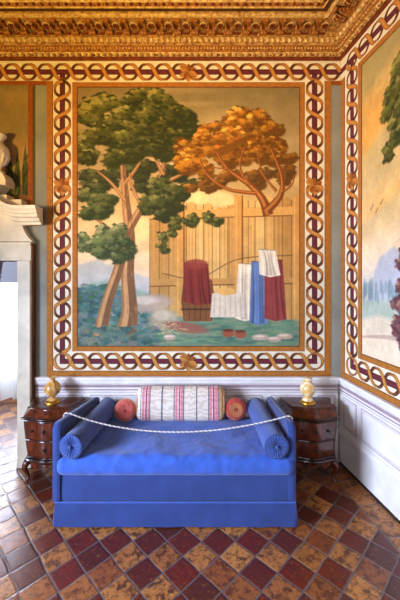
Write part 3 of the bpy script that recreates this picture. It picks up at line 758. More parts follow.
ZT = 3.822; ZBOT = .9965; ZTOP = 3.931; ZBAND = 3.735; ZD = .849
def mural(name, T, xo0, xo1, xc0, xc1, xi0, xi1, cv, label, mids=True, name_flip=True):
    """outer strip, cream band, maroon bar, twisted ribbon, inner frame, picture; x measured along the wall"""
    r = tag(empty(name, T['loc'], T['rz']), label, 'mural')
    wi = .053; wo = .056; zi0, zi1 = bz(351.2), bz(82.5); zo0 = bz(376.3)
    mb = MB(); mb.box(xo0, xo1, -.002, 0, zo0, ZBAND); mb.build('cream_band', M['cream'], r, smooth=False)
    mb = MB()
    mb.box(xo0, xo0 + wo, -.004, -.002, zo0, ZBAND); mb.box(xo1 - wo, xo1, -.004, -.002, zo0, ZBAND); mb.box(xo0 + wo, xo1 - wo, -.004, -.002, zo0, zo0 + wo)
    for x in (xo0 + wo, xo1 - wo - .006): mb.box(x, x + .006, -.0042, -.002, zo0 + wo, ZBAND, 1)
    mb.box(xo0 + wo, xo1 - wo, -.0042, -.002, zo0 + wo - .006, zo0 + wo, 1); mb.box(xo0, xo1, -.0042, -.002, zo0, zo0 + .006, 1)
    mb.build('outer_frame', [M['ochre'], M['ochre_dark']], r, smooth=False)
    mb = MB(); h = .026
    for x in (xc0, xc1):
        mb.box(x - h, x + h, -.003, -.002, ZBOT - h, ZT - h)
        mb.box(x - h, x - h + .007, -.0033, -.002, ZBOT, ZT - h, 1); mb.box(x + h - .007, x + h, -.0033, -.002, ZBOT, ZT - h, 1)
    mb.box(xc0 + h, xc1 - h, -.003, -.002, ZBOT - h, ZBOT + h)
    mb.box(xc0 - h, xc1 + h, -.0033, -.002, ZBOT - h, ZBOT - h + .007, 1); mb.box(xc0 + h, xc1 - h, -.0033, -.002, ZBOT + h - .007, ZBOT + h, 1)
    mb.build('centre_bar', [M['maroon'], M['maroon_dark']], r, smooth=False)
    mb = MB(); cols = []
    nz_ = round((ZT - ZBOT) / PER); pz_ = (ZT - ZBOT) / nz_; nx_ = round((xc1 - xc0) / PER); px_ = (xc1 - xc0) / nx_
    for x in (xc0, xc1): ribbon_chain(mb, cols, (x, ZBOT + pz_ / 2), (x, ZT - pz_ / 2), nz_ - 1, .0034, -1 if x == xc0 and name_flip else 1)
    ribbon_chain(mb, cols, (xc0 + px_ / 2, ZBOT), (xc1 - px_ / 2, ZBOT), nx_ - 1, .0034, -1)
    for x in (xc0, xc1): ring(mb, cols, x, ZBOT, .0034)
    if mids: acanthus(mb, cols, (xc0 + xc1) / 2, ZBOT, .0045); [acanthus(mb, cols, x, (ZT + ZBOT) / 2 + .3, .0045) for x in (xc0, xc1)]
    mb.c = cols; mb.build('twisted_ribbon', M['ribbon'], r, smooth=False)
    mb = MB(); frame(mb, xi0, xi1, zi0, zi1, wi - .008, -.006, -.002); frame(mb, xi0 + wi - .008, xi1 - wi + .008, zi0 + wi - .008, zi1 - wi + .008, .008, -.006, -.002, 1)
    mb.build('inner_frame', [M['ochre'], M['ochre_dark']], r, smooth=False)
    mb = cv.mesh(xi0 + wi - .002, xi1 - wi + .002, zi0 + wi - .002, zi1 - wi + .002, -.004); mb.build('picture', M['picture'], r, smooth=False)
    return r
mural('mural', BACK, bx(46.8), bx(330.8), bx(62.5), bx(314.5), bx(72.5), bx(304.5), paint_big(),
      'large landscape mural of green and orange trees above a plank fence, back wall')
SL = .18 + 15 * .165
mural('mural', RIGHT, .008, SL + .172, .18, SL, .272, SL - .09, paint_side(),
      'tall landscape mural of hanging bough and pale hills on the right wall', True, False)
# small painting over the door
r = tag(empty('mural', BACK['loc']), 'small dim painting of dark cypresses above the doorway at the left', 'mural')
xr = bx(28.3); xl = mirr(xr)
mb = MB(); z0, z1 = 2.35, bz(85)
for sg in (0, 1):
    mb = MB(); fx = (lambda q: q) if not sg else mirr
    mb.box(min(fx(xr), fx(bx(33))), max(fx(xr), fx(bx(33))), -.006, 0, z0, z1); mb.box(min(fx(bx(33)), fx(bx(35.2))), max(fx(bx(33)), fx(bx(35.2))), -.003, 0, z0, z1, 1)
    mb.build('painted_frame', [M['rust'], M['olive_line']], r, smooth=False)
paint_over().mesh(xl, xr, z0, z1, -.004).build('picture', M['picture'], r, smooth=False)

# frieze: cream band with the ribbon running on under the cornice
def frieze(name, T, x0, x1, cents, strips):
    r = struct(empty(name, T['loc'], T['rz']))
    mb = MB(); mb.box(x0, x1, -.002, 0, ZBAND, ZTOP); mb.build('cream_band', M['cream'], r, smooth=False)
    mb = MB(); h = .026; mb.box(x0, x1, -.003, -.002, ZT - h, ZT + h); mb.box(x0, x1, -.0033, -.002, ZT + h - .009, ZT + h, 1); mb.box(x0, x1, -.0033, -.002, ZT - h, ZT - h + .006, 1)
    mb.build('centre_bar', [M['maroon'], M['maroon_dark']], r, smooth=False)
    mb = MB(); cols = []
    for a, b, n in cents: ribbon_chain(mb, cols, (a, ZT), (b, ZT), n, .0034, -1)
    if name == 'trim_1': acanthus(mb, cols, (bx(62.5) + bx(314.5)) / 2, ZT, .0045)
    mb.c = cols; mb.build('twisted_ribbon', M['ribbon'], r, smooth=False)
    if strips:
        mb = MB()
        for a, b in strips: mb.box(a, b, -.0045, 0, ZBAND - .04, ZBAND)
        mb.build('ochre_strip', M['rust'], r, smooth=False)
xa, xb = bx(62.5), bx(314.5); pp = (xb - xa) / 15
frieze('trim_1', BACK, XL, CX - .004, [(xa - 11.5 * pp, xb + 1.5 * pp, 28)], [(XL, bx(46.8)), (bx(330.8), CX - .002)])
frieze('trim_2', RIGHT, .004, 5.5, [(.18 - pp * .5, .18 + 30.5 * pp, 31)], [(SL + .172, 5.5)])
# grey strip outline at the right corner
# ------------------------------------------------------------------ dado
def dado(name, T, x0, x1, panels):
    r = struct(empty(name, T['loc'], T['rz']))
    mb = MB(); mb.box(x0, x1, -.012, 0, .0, ZD); mb.build('dado_board', M['white'], r, smooth=False)
    mb = MB(); rail = [(0, ZD), (-.034, ZD - .002), (-.034, ZD - .03), (-.028, ZD - .036), (-.026, ZD - .06), (-.018, ZD - .075), (-.012, ZD - .08), (0, ZD - .08)]
    mb.loft([[(x0, y, z) for y, z in rail], [(x1, y, z) for y, z in rail]]); mb.build('dado_cap', M['white'], r, angle=20)
    mb = MB(); mb.box(x0, x1, -.016, -.012, .745, .768); mb.box(x0, x1, -.015, -.012, .716, .727); mb.box(x0, x1, -.0135, -.012, .695, .699)
    mb.build('lilac_bands', [M['lilac_dark']], r, smooth=False)
    mb = MB()
    for a, b in panels: frame(mb, a, b, .385, .672, .009, -.015, -.012); frame(mb, a + .02, b - .02, .405, .652, .004, -.0135, -.012)
    mb.build('panel_lines', M['lilac'], r, smooth=False)
    mb = MB(); rail = [(-.012, .358), (-.02, .356), (-.026, .346), (-.02, .336), (-.02, .326), (-.03, .318), (-.03, .304), (-.012, .298)]
    mb.loft([[(x0, y, z) for y, z in rail], [(x1, y, z) for y, z in rail]]); mb.build('base_rail', M['white'], r, angle=20)
    mb = MB(); mb.box(x0, x1, -.015, -.012, 0, .022); mb.build('floor_gap', M['black'], r, smooth=False)
dado('trim_3', BACK, DX1 + jw + .014, CX - .036, [(-1.54, -1.17), (-1.1, -.3), (-.22, .58), (.66, 1.04), (1.12, 1.29)])
dado('trim_4', RIGHT, .0, 5.5, [(.06, .262), (.325, 1.25), (1.33, 2.25), (2.33, 3.25), (3.33, 4.25)])

# ------------------------------------------------------------------ cornice (mitred round the corner)
def cv_prof():
    P = []
    for v, p in ((61, 0.0), (60.8, .012), (57, .018), (56.5, .036), (54.5, .05), (52.3, .058), (51.5, .066), (51.2, .06), (45.5, .066), (45, .08), (44, .082), (42, .1), (39, .112), (37, .108), (36.2, .12)):
        P.append((p, CH + (VPY - v) / FPX * (YW - p)))
    zS = CH + (VPY - 18) / FPX * (YW - .28)
    P += [(.12, zS)]
    P += [(.285, zS), (.285, zS + .028), (.29, zS + .03), (.295, zS + .045)]
    for v, p in ((9, .335), (8.4, .35), (6.5, .352), (5, .36), (3, .372), (2.5, .38)): P.append((p, CH + (VPY - v) / FPX * (YW - p)))
    z = P[-1][1]; P += [(.4, z + .012), (.42, z + .03), (.43, ZCEIL - .001), (0, ZCEIL - .001)]
    return P, zS
CP, ZS = cv_prof()
def corner_pts(p, z):
    a = Vector((XL, YW - p, z)); d1 = Vector((1, 0, 0))
    q = Vector((CX, YW, 0)) + NR * p
    t = (YW - p - q.y) / DR.y; c = q + DR * t; e = q + DR * 5.5
    return [a, Vector((c.x, c.y, z)), Vector((e.x, e.y, z))]
crn = struct(empty('trim_5', (0, 0, 0)))
mats = ['gilt_red', 'gilt_red', 'gilt', 'gilt_light', 'gilt_light', 'gilt', 'gilt_orange', 'gilt_orange', 'gilt_light', 'gilt', 'gilt', 'gilt', 'gilt_light', 'gilt', 'gilt', 'gilt', 'gilt_light', 'gilt_light', 'gilt', 'gilt_dark', 'gilt_dark', 'gilt_light', 'gilt_orange', 'gilt_orange', 'gilt', 'gilt_light', 'gilt', 'gilt', 'gilt']
names = sorted(set(mats)); mb = MB()
strips = [corner_pts(p, z) for p, z in CP]
for i in range(len(strips) - 1):
    A, B = strips[i], strips[i + 1]; vs = [*A, *B]
    mb.add(vs, [(0, 1, 4, 3), (1, 2, 5, 4)], names.index(mats[min(i, len(mats) - 1)]))
mb.build('cornice_moulding', [M[n] for n in names], crn, angle=25)
ZB0 = CP[14][1]
# console brackets, rosettes and beads
def bracket_mesh():
    mb = MB(); w_ = .031; prof = [(.118, ZB0 + .004), (.15, ZB0 + .002), (.175, ZB0 + .02), (.18, ZB0 + .04), (.2, ZB0 + .055), (.245, ZB0 + .06), (.265, ZB0 + .085), (.268, ZS - .02), (.276, ZS - .018), (.276, ZS - .0005), (.118, ZS - .0005)]
    mb.loft([[(-w_, -p, z) for p, z in prof], [(w_, -p, z) for p, z in prof]])
    for s_ in (-1, 1):
        mb.tube([(s_ * (w_ + .001), -.225 + .022 * math.cos(a), ZS - .045 + .022 * math.sin(a)) for a in np.linspace(0, 2 * PI, 14)], .005, 6)
    for k in range(3): mb.tube([(-.018 + .018 * k, -.272, ZS - .03), (-.018 + .018 * k, -.27, ZB0 + .09), (-.018 + .018 * k, -.25, ZB0 + .06)], .006, 6)
    return mb
def rosette_mesh():
    mb = MB(); z = ZS - .0005; mb.lathe([(.001, 0), (.034, 0), (.036, -.006), (.03, -.008), (.001, -.008)], 20, 0, 0, -.205, z)
    for k in range(8):
        a = k / 8 * 2 * PI; mb.tube([(.01 * math.cos(a), -.205 + .01 * math.sin(a), z - .012), (.026 * math.cos(a), -.205 + .026 * math.sin(a), z - .012)], (.004, .007), 6, 1)
    mb.lathe([(.001, -.018), (.007, -.016), (.009, -.008), (.001, -.006)], 10, 1, 0, -.205, z)
    mb.box(-.03, .03, -.126, -.12, ZB0 + .012, ZB0 + .05, 1); mb.tube([(-.022, -.128, ZB0 + .03), (-.011, -.128, ZB0 + .044), (0, -.128, ZB0 + .03), (.011, -.128, ZB0 + .044), (.022, -.128, ZB0 + .03)], .005, 6)
    return mb
br0 = bracket_mesh().build('bracket', [M['gilt_orange']], crn, angle=30); ro0 = rosette_mesh().build('rosette', [M['gilt_light'], M['gilt_red']], crn)
SPB = .159
used = False
def put(o, first, loc, rz):
    c = o if first else o.copy()
    if not first: COL.objects.link(c)
    c.location = loc; c.rotation_euler = (0, 0, rz); c.parent = crn
xbr = [1.035 - SPB * k for k in range(0, 24)]
first = True
for k, x in enumerate(xbr):
    put(br0, first, (x, YW, 0), 0); put(ro0, first, (x + SPB / 2, YW, 0), 0); first = False
for k in range(18):
    s = .345 + SPB * k; p = Vector((CX, YW, 0)) + DR * s; put(br0, False, p, RROT); p = Vector((CX, YW, 0)) + DR * (s - SPB / 2) ; put(ro0, False, p, RROT)
# egg and dart row + bead rows: one carved run each
def run(name, p, z, sp, r, m, squash=1., depth=.8):
    mb = MB(); n_ = 10
    q = corner_pts(p, z); L1 = (q[1] - q[0]).length; L2 = (q[2] - q[1]).length
    for A, B, Ln in ((q[0], q[1], L1), (q[1], q[2], L2)):
        d = (B - A).normalized(); N_ = int(Ln / sp)
        for k in range(N_):
            c = B - d * (sp * (k + .5)) if A is q[0] else A + d * (sp * (k + .5))
            if c.y < .2 or c.x < -2.6: continue
            mb.lathe([(r * math.sin(a) + .0001, r * squash * math.cos(a)) for a in np.linspace(.05, PI - .05, 7)], n_, 0, c.x, c.y, c.z)
    return mb.build(name, m, crn)
run('egg_row', .104, (CP[10][1] + CP[13][1]) / 2, .052, .019, M['gilt_light'], 1.35)
run('bead_row', .066, (CP[8][1] + CP[7][1]) / 2, .03, .009, M['gilt_light'])
run('leaf_row', .058, (CP[4][1] + CP[3][1]) / 2 - .003, .06, .016, M['gilt'], .8)
run('drop_row', .05, CP[4][1] - .004, .1, .008, M['gilt_red'])
run('upper_bead_row', .375, CP[-5][1] - .008, .07, .012, M['gilt_red'])
run('upper_egg_row', .36, (CP[-6][1] + CP[-7][1]) / 2, .04, .012, M['gilt_orange'])

# ------------------------------------------------------------------ daybed
def daybed():
    yf = 2.29; xc = -.2015; hw = .875
    r = tag(empty('daybed', (xc, yf, 0)), 'blue upholstered daybed with two raised padded ends and a pleated skirt, against the back wall', 'daybed')
    D = .68
    mb = MB(); mb.rbox((0, D / 2 + .014, .262), (2 * hw - .025, D, .2), .018, (40, 14, 6), disp=lambda p: p + Vector((0, .003 * noise.noise(p * 6), 0)))
    mb.build('base', M['blue'], r)
    # skirt: gathered band hanging from the base on three sides, flaring outward
    path_ = []
    o = hw + .0
    for i in range(13): path_.append((-o, D * (1 - i / 12), -1, 0))
    for i in range(81): path_.append((-o + 2 * o * i / 80, -.004, 0, -1))
    for i in range(13): path_.append((o, D * i / 12, 1, 0))
    rings = []
    zs = [.176, .172, .15, .1, .06, .025, .012, .012]
    for z in zs:
        f = (.176 - z) / .17; ring_ = []
        for (x, y, nx, ny) in path_:
            k = .004 + .02 * f + .004 * f * noise.noise(Vector((x * 9, y * 9, 1)))
            ring_.append((x + nx * k, y + ny * k, z + .002 * noise.noise(Vector((x * 7, y * 7, z)))))
        rings.append(ring_)
    inn = [[(x * .985, y + .014 if ny else y, z) for (x, y, z), (_, _, _, ny) in zip(rg, path_)] for rg in (rings[-1], rings[0])]
    mb = MB(); mb.loft(rings + inn + [rings[0]], cap=False, closed=False); sk = mb.build('skirt', M['blue'], r, angle=50)
    mb = MB(); mb.tube([(x, y - .006 if ny else y, .177) for x, y, nx, ny in path_], .005, 8); mb.build('skirt_fold_highlight', M['blue_sheet'], sk)  # lighter tube coloured as the highlight along the skirt's top fold
    for x in (-hw + .08, hw - .08):
        for y in (.06, D - .06): mb = MB(); mb.box(x - .025, x + .025, y - .025, y + .025, 0, .17); mb.build('foot', M['wood_dark'], r, smooth=False)
    # mattress
    def dsp(p):
        n1 = noise.noise(Vector((p.x * 5, p.y * 7, p.z * 5))); n2 = noise.noise(Vector((p.x * 14 + 9, p.y * 16, p.z * 12))); n3 = noise.noise(Vector((p.x * 32, p.y * 30 + 4, p.z * 30)))
        fr = max(0, min(1, (-.2 - p.y) / .2)); top = 1 if p.z > 0 else .35
        d = (.011 * n1 + .006 * n2 * (.5 + fr) + .0024 * n3) * top
        sag = .012 * math.cos(p.x / .9 * PI / 2) if p.z > 0 else 0
        return p + Vector((0, (-.009 * n1 - .007 * n2 - .003 * n3) * fr, d + sag))
    mb = MB(); mb.rbox((.0, D / 2 - .012, .428), (1.748, D + .03, .142), .062, (130, 50, 6), disp=dsp); mt = mb.build('mattress', M['blue_sheet'], r, angle=60)
    # end panels
    for sg, f, b in ((-1, (-1.075 - xc, .0), (-1.008 - xc, .70)), (1, (.652 - xc, .0), (.632 - xc, .70))):
        mb = MB(); d = Vector((b[0] - f[0], b[1] - f[1], 0)).normalized(); n_ = Vector((d.y, -d.x, 0)); Ln = math.dist(f, b)
        zt0, zt1, zb, rc, th = .742, .688, .172, .05, .026
        prof = [(0, zb)]
        for i in range(9):
            a = PI - i / 8 * PI / 2; prof.append((rc + rc * math.cos(a), zt0 - rc + rc * math.sin(a)))
        for i in range(1, 12): prof.append((rc + (Ln - rc * 1.6) * i / 12, zt0 + (zt1 - zt0) * i / 12))
        for i in range(7):
            a = PI / 2 - i / 6 * PI / 2; prof.append((Ln - rc * .6 + rc * .6 * math.cos(a), zt1 - rc * .6 + rc * .6 * math.sin(a)))
        prof.append((Ln, zb))
        cx_ = Ln / 2; cz_ = .45
        rings = []
        for off, ins in ((-th, .018), (-th * .93, .008), (-th * .7, .002), (-th * .3, 0), (th * .3, 0), (th * .7, .002), (th * .93, .008), (th, .018)):
            rg = []
            for (s_, z_) in prof:
                s2 = s_ + (cx_ - s_) / cx_ * ins if True else s_; z2 = z_ + (ins * (-1 if z_ > cz_ else 1))
                P_ = Vector((f[0], f[1], 0)) + d * s2 + n_ * off; rg.append((P_.x, P_.y, z2))
            rings.append(rg)
        if sg > 0 or True: mb.loft(rings)
        am = mb.build('end_panel', M['blue'], r, angle=40)
        mb = MB()
        for off in (-th * .95, th * .95): mb.tube([tuple(Vector((f[0], f[1], 0)) + d * (s_ + (cx_ - s_) / cx_ * .008) + n_ * off + Vector((0, 0, z_ - (.008 if z_ > cz_ else 0)))) for s_, z_ in prof], .0045, 6)
        mb.build('piping', M['blue'], am)
    return r
daybed()

def bolster(x0, y0, x1, y1, z, R, label):
    Ln = math.dist((x0, y0), (x1, y1)); r = tag(empty('bolster', (x0, y0, z)), label, 'bolster')
    r.rotation_euler = (0, 0, math.atan2(y1 - y0, x1 - x0) - PI / 2)
    mb = MB(); n_ = 96; rings = []
    prof = [(.010, .012, .4), (.018, .010, .8), (.028, .008, 1), (.038, .007, 1), (.048, .006, 1), (.058, .005, .9), (R * .78, .004, .7), (R * .86, .003, .5), (R * .94, .004, .25), (R * .99, .012, 0), (R, .03, 0)]
    prof += [(R * (1 + .012 * math.sin(t * 9)), .03 + (Ln - .06) * t, 0) for t in np.linspace(.04, .96, 24)]
    prof += [(q[0], Ln - q[1], q[2]) for q in prof[10::-1]]
    for i, (rr, y, pl) in enumerate(prof):
        ring_ = []
        for j in range(n_):
            a = 2 * PI * j / n_; pw = pl * .013 * (.5 - abs(math.sin(a * 10)) ** .6) * (1 if y < Ln / 2 else -1)
            wr = 1 + .012 * noise.noise(Vector((math.cos(a) * 1.5, y * 9, math.sin(a) * 1.5))) * (1 - pl)
            ring_.append((rr * wr * math.cos(a), y + pw, rr * wr * math.sin(a)))
        rings.append(ring_[::-1])
    mb.loft(rings); b = mb.build('cover', M['blue_bolster'], r, angle=60)
    for y in (.006, Ln - .006):
        mb = MB(); mb.tube([(R * .985 * math.cos(a), y, R * .985 * math.sin(a)) for a in np.linspace(0, 2 * PI, 60)], .0045, 6); mb.build('piping', M['blue_dark'], r)
    mb = MB(); mb.lathe([(.001, -.014), (.008, -.013), (.0125, -.007), (.013, 0), (.011, .008), (.001, .012)], 20, 0, 0, 0, 0, 'Y'); mb.build('button', M['blue_bolster'], r)
    return r
bolster(-.957, 2.262, -.895, 2.97, .588, .0865, 'blue bolster cushion along the left end of the daybed')
bolster(.533, 2.262, .497, 2.97, .588, .0865, 'blue bolster cushion along the right end of the daybed')

# cushions
PW = .815
def long_pillow():
    r = empty('long_pillow', (-.205, 2.905, .652)); r.rotation_euler = (math.radians(-9), 0, 0)
    def dsp(p):
        x, y, z = p; e = abs(x) / (PW / 2); k = 1.0
        if e > .86: k = 1 - .13 * ((e - .86) / .14) ** 1.3
        puff = 1 + .16 * (1 - e ** 2) * (1 - (abs(z) / .15) ** 2)
        return Vector((x, y * puff, z * k + .003 * noise.noise(p * 9)))
    mb = MB(); mb.rbox((0, 0, 0), (PW, .125, .305), .055, (60, 2, 16), disp=dsp)
    mb.build('cover', stripe_mat(PW), r, angle=60)
    for s_ in (-1, 1):
        mb = MB(); mb.tube([(s_ * (PW / 2 - .012), .052 * math.cos(a) * 1.05, .122 * math.sin(a)) for a in np.linspace(0, 2 * PI, 50)], .004, 6)
        mb.build('end_piping', M['thread'], r)
    return tag(r, 'long striped cushion in cream, pink and teal standing on the daybed', 'cushion')
long_pillow()
def round_cushion(x, y, z, R, m, label, rings_, pleat, tilt):
    r = tag(empty('round_cushion', (x, y, z)), label, 'cushion'); r.rotation_euler = (math.radians(-tilt), 0, 0)
    n_ = 72; t_ = .045; prof = []
    for a in np.linspace(-PI / 2 + .02, PI / 2 - .02, 26):
        ca = math.cos(a); prof.append((R * ca ** .55, t_ * math.sin(a) - (0 if ca > .35 else .012 * (1 - ca / .35) * (1 if a > 0 else -1))))
    mb = MB(); ringsv = []
    for rr, y_ in prof:
        f = max(0, 1 - rr / R); ring_ = []
        for j in range(n_):
            a = 2 * PI * j / n_; p = pleat * .006 * (abs(math.sin(a * 9)) - .5) * (.3 + .7 * math.sin(PI * min(1, rr / R)))
            ring_.append((rr * math.cos(a), y_ + (p if y_ < 0 else -p), rr * math.sin(a)))
        ringsv.append(ring_[::-1])
    mb.loft(ringsv); mb.build('cover', m, r, angle=60)
    mb = MB(); mb.lathe([(.001, -t_ - .004), (.008, -t_ - .003), (.013, -t_ + .006), (.012, -t_ + .016), (.001, -t_ + .018)], 18, 0, 0, 0, 0, 'Y'); mb.build('button', M['button'], r)
    mb = MB()
    for q in rings_:
        yy = -np.interp(q * R, [p[0] for p in prof[13:]][::-1], [p[1] for p in prof[13:]][::-1]) - .001
        mb.tube([(q * R * math.cos(a), yy, q * R * math.sin(a)) for a in np.linspace(0, 2 * PI, 50)], .0028, 6)
    if len(rings_) > 1:
        for k in range(14):
            a = k / 14 * 2 * PI; pp_ = []
            for q in np.linspace(rings_[0], rings_[-1], 4): pp_.append((q * R * math.cos(a), -np.interp(q * R, [p[0] for p in prof[13:]][::-1], [p[1] for p in prof[13:]][::-1]) - .001, q * R * math.sin(a)))
            mb.tube(pp_, .0022, 5)
    if rings_: mb.build('embroidery', M['thread'], r)
    return r
round_cushion(-.708, 2.872, .604, .099, M['pinkred'], 'round coral cushion with a red button, left of the striped cushion', [.97], .8, 10)
round_cushion(.3, 2.885, .606, .1, M['redorange'], 'round red cushion with gold embroidered centre, right of the striped cushion', [.24, .4, .56], 1.3, 10)

# rope barrier
def rope():
    A = Vector((-1.061, 2.475, .731)); B = Vector((.6475, 2.41, .735))
    r = tag(empty('rope', (0, 0, 0)), 'white twisted cord sagging across the daybed from end to end', 'rope')
    base = []; N_ = 560; sagz = .128
    A0 = A + Vector((-.038, 0, -.05)); B0 = B + Vector((.038, 0, -.05))
    ctl = [A0, A + Vector((-.034, 0, .0)), A + Vector((-.008, 0, .012)), A + Vector((.03, 0, .003))]
    pts = [tuple(q) for q in smooth_path([tuple(c) for c in ctl], 24)]
    a, b = A + Vector((.03, 0, .003)), B + Vector((-.03, 0, .004))
    for i in range(1, N_):
        t = i / N_; p = a.lerp(b, t); tt = t ** .93; p.z -= sagz * (1 - (2 * tt - 1) ** 2); p.y -= .0 ; pts.append(tuple(p))
    pts += [tuple(q) for q in smooth_path([tuple(c) for c in (b, B + Vector((.008, 0, .012)), B + Vector((.034, 0, .0)), B0)], 24)]
    pts = [Vector(p) for p in pts]
    acc = 0
    for k in range(3):
        mb = MB(); out = []; acc = 0
        for i, p in enumerate(pts):
            if i: acc += (pts[i] - pts[i - 1]).length
            t = (pts[min(i + 1, len(pts) - 1)] - pts[max(i - 1, 0)]).normalized(); n_ = t.cross(Vector((0, 1, 0))).normalized(); bb = t.cross(n_)
            a_ = acc / .036 * 2 * PI + k * 2 * PI / 3; out.append(tuple(p + (n_ * math.cos(a_) + bb * math.sin(a_)) * .0029))
        mb.tube(out, .003, 6); mb.build('strand', M['rope_dark'] if k == 2 else M['rope'], r)
rope()

# ------------------------------------------------------------------ bedside chests
def outline(off=0., n=22):
    """plan of the chest: back on y=0, serpentine front towards -y; off grows it outward"""
    pts = []; hwb, hwf, dp = .272 + off, .203 + off * .8, .262 + off
    pts.append((-hwb, 0)); pts.append((-hwb, -.045 - off * .3))
    for i in range(1, 7):                         # concave canted side
        t = i / 7; x = -hwb + (hwb - hwf) * t; y = -.045 - (dp - .055) * (t ** 1.35); pts.append((x, y))
    fr = []
    for i in range(n + 1):
        t = -1 + 2 * i / n; y = -dp - .044 * (.5 + .5 * math.cos(PI * t)) ** 1.1 + .006 * math.sin(abs(t) * PI) * 0; fr.append((hwf * t, y))
    pts += fr; pts += [(-x, y) for x, y in pts[:8][::-1]]
    return pts
def front_y(x, off):
    hwf = .203 + off * .8; t = max(-1, min(1, x / hwf)); return -(.262 + off) - .044 * (.5 + .5 * math.cos(PI * t)) ** 1.1
def drawer_patch(z0, z1, hw, offf, out=.006, n=24, m=3):
    rings = []; mb = MB(); vs = []; fs = []
    for layer in (0, 1):
        for j in range(m + 1):
            z = z0 + (z1 - z0) * j / m
            for i in range(n + 1):
                x = -hw + 2 * hw * i / n; edge = (i in (0, n) or j in (0, m))
                vs.append((x, front_y(x, offf(z)) - (out * (.35 if edge else 1) if layer == 0 else -.006), z))
    K = (m + 1) * (n + 1)
    for j in range(m):
        for i in range(n):
            a = j * (n + 1) + i; fs.append((a, a + 1, a + n + 2, a + n + 1)); fs.append((K + a + n + 1, K + a + n + 2, K + a + 1, K + a))
    for i in range(n):
        fs.append((K + i, K + i + 1, i + 1, i)); a = m * (n + 1) + i; fs.append((a, a + 1, K + a + 1, K + a))
    for j in range(m):
        a = j * (n + 1); fs.append((a, a + n + 1, K + a + n + 1, K + a)); a = a + n; fs.append((K + a, K + a + n + 1, a + n + 1, a))
    mb.add(vs, fs); return mb
def chest(cx, label, fancy):
    r = tag(empty('bedside_chest', (cx, YW - .045, 0)), label, 'chest of drawers')
    def lo(z): return -.03 + .03 * max(0, min(1, (z - .215) / .32)) ** .8      # body narrows to the base
    mb = MB(); mb.loft([[(x, y, z) for x, y in outline(lo(z))] for z in (.215, .27, .33, .39, .45, .51, .568)]); mb.build('carcass', M['wood_dark'], r, angle=35)
    for zr, hw_ in ((.382, .19), (.2215, .186), (.556, .2)):
        mb = MB(); mb.tube([(x, front_y(x, lo(zr)) - .004, zr) for x in np.linspace(-hw_, hw_, 26)], .0055, 8); mb.build('rail', M['wood_dark'], r)
    mb = MB(); mb.loft([[(x, y, z) for x, y in outline(o)] for o, z in ((.004, .568), (.016, .572), (.02, .58), (.016, .588), (.006, .592))]); mb.build('ledge', M['wood_dark'], r, angle=50)
    uo = lambda z: -.045 + .048 * (1 - max(0, min(1, (z - .592) / .056))) ** 1.6
    mb = MB(); mb.loft([[(x, y, z) for x, y in outline(uo(z))] for z in (.592, .6, .61, .62, .632, .648)]); mb.build('upper_case', M['wood'], r, angle=35)
    mb = MB(); mb.loft([[(x, y, z) for x, y in outline(o)] for o, z in ((-.044, .648), (-.034, .65), (-.03, .656), (-.034, .662), (-.042, .664))]); tb = mb.build('top_board', M['wood_x'], r, angle=50)
    mb = MB(); mb.loft([[(x, y, z) for x, y in outline(o)] for o, z in ((-.024, .215), (-.006, .212), (0, .2), (-.004, .19), (-.016, .182), (-.02, .176))]); mb.build('base_moulding', M['wood_dark'], r, angle=50)
    # scalloped apron
    pl = [p for p in outline(-.022)][2:-2]; rings = []
    s_tot = 0; S_ = [0]
    for i in range(1, len(pl)): s_tot += math.dist(pl[i], pl[i - 1]); S_.append(s_tot)
    for i, (x, y) in enumerate(pl):
        t = S_[i] / s_tot; zb = .142 + .016 * math.cos(t * 2 * PI * 7) + (.012 if abs(t - .5) < .08 else 0) - .012 * (abs(2 * t - 1) ** 3)
        rings.append([(x, y, .178), (x, y, zb), (x * .97, y + .014, zb), (x * .97, y + .014, .178)])
    mb = MB(); mb.loft(rings); mb.build('apron', M['wood'], r, angle=40)
    # cabriole legs
    for lx, ly, dx, dy in ((-.185, -.235, -.7, -.7), (.185, -.235, .7, -.7), (-.245, -.03, -1, 0), (.245, -.03, 1, 0)):
        mb = MB(); prof = [(.178, .0, .026), (.16, .012, .028), (.135, .02, .024), (.105, .014, .018), (.07, -.004, .0135), (.04, -.012, .0115), (.022, -.004, .013), (.01, .008, .016), (0.0, .012, .014)]
        if ly > -.1: prof = [(z, o * .4, rr) for z, o, rr in prof]
        P_ = smooth_path([(lx + o * dx, ly + o * dy, z, rr) for z, o, rr in prof], 30)
        mb.tube([tuple(p[:3]) for p in P_], [p[3] for p in P_], 14); mb.build('leg', M['wood'], r)
    def plate(parent, x, y, z, h, key=True):
        mb = MB(); mb.lathe([(.001, -.004), (h * .32, -.003), (h * .36, 0), (.001, .002)], 16, 0, x, y, z, 'Y')
        mb.prism([(x, z + h), (x + h * .3, z + h * .35), (x + h * .72, z), (x + h * .3, z - h * .4), (x, z - h * 1.1), (x - h * .3, z - h * .4), (x - h * .72, z), (x - h * .3, z + h * .35)], y - .003, y + .004)
        e = mb.build('escutcheon', M['iron'], parent, smooth=False)
        mb = MB(); mb.box(x - .002, x + .002, y - .006, y - .0035, z - .008, z + .004); mb.build('keyhole', M['black'], e, smooth=False) if False else None
    def knob(parent, x, y, z):
        mb = MB(); mb.lathe([(.001, -.022), (.008, -.02), (.011, -.014), (.006, -.006), (.009, -.001), (.009, .004), (.001, .005)], 18, 0, x, y, z, 'Y'); mb.build('knob', M['iron'], parent)
    d = drawer_patch(.392, .546, .186, lo, .009).build('drawer', M['wood'], r, angle=30)
    plate(d, 0, front_y(0, lo(.47)) - .01, .475, .026)
    for x in (-.115, .115): knob(d, x, front_y(x, lo(.475)) - .009, .475)
    d = drawer_patch(.23, .372, .178, lo, .009).build('drawer', M['wood'], r, angle=30); plate(d, 0, front_y(0, lo(.31)) - .01, .31, .028)
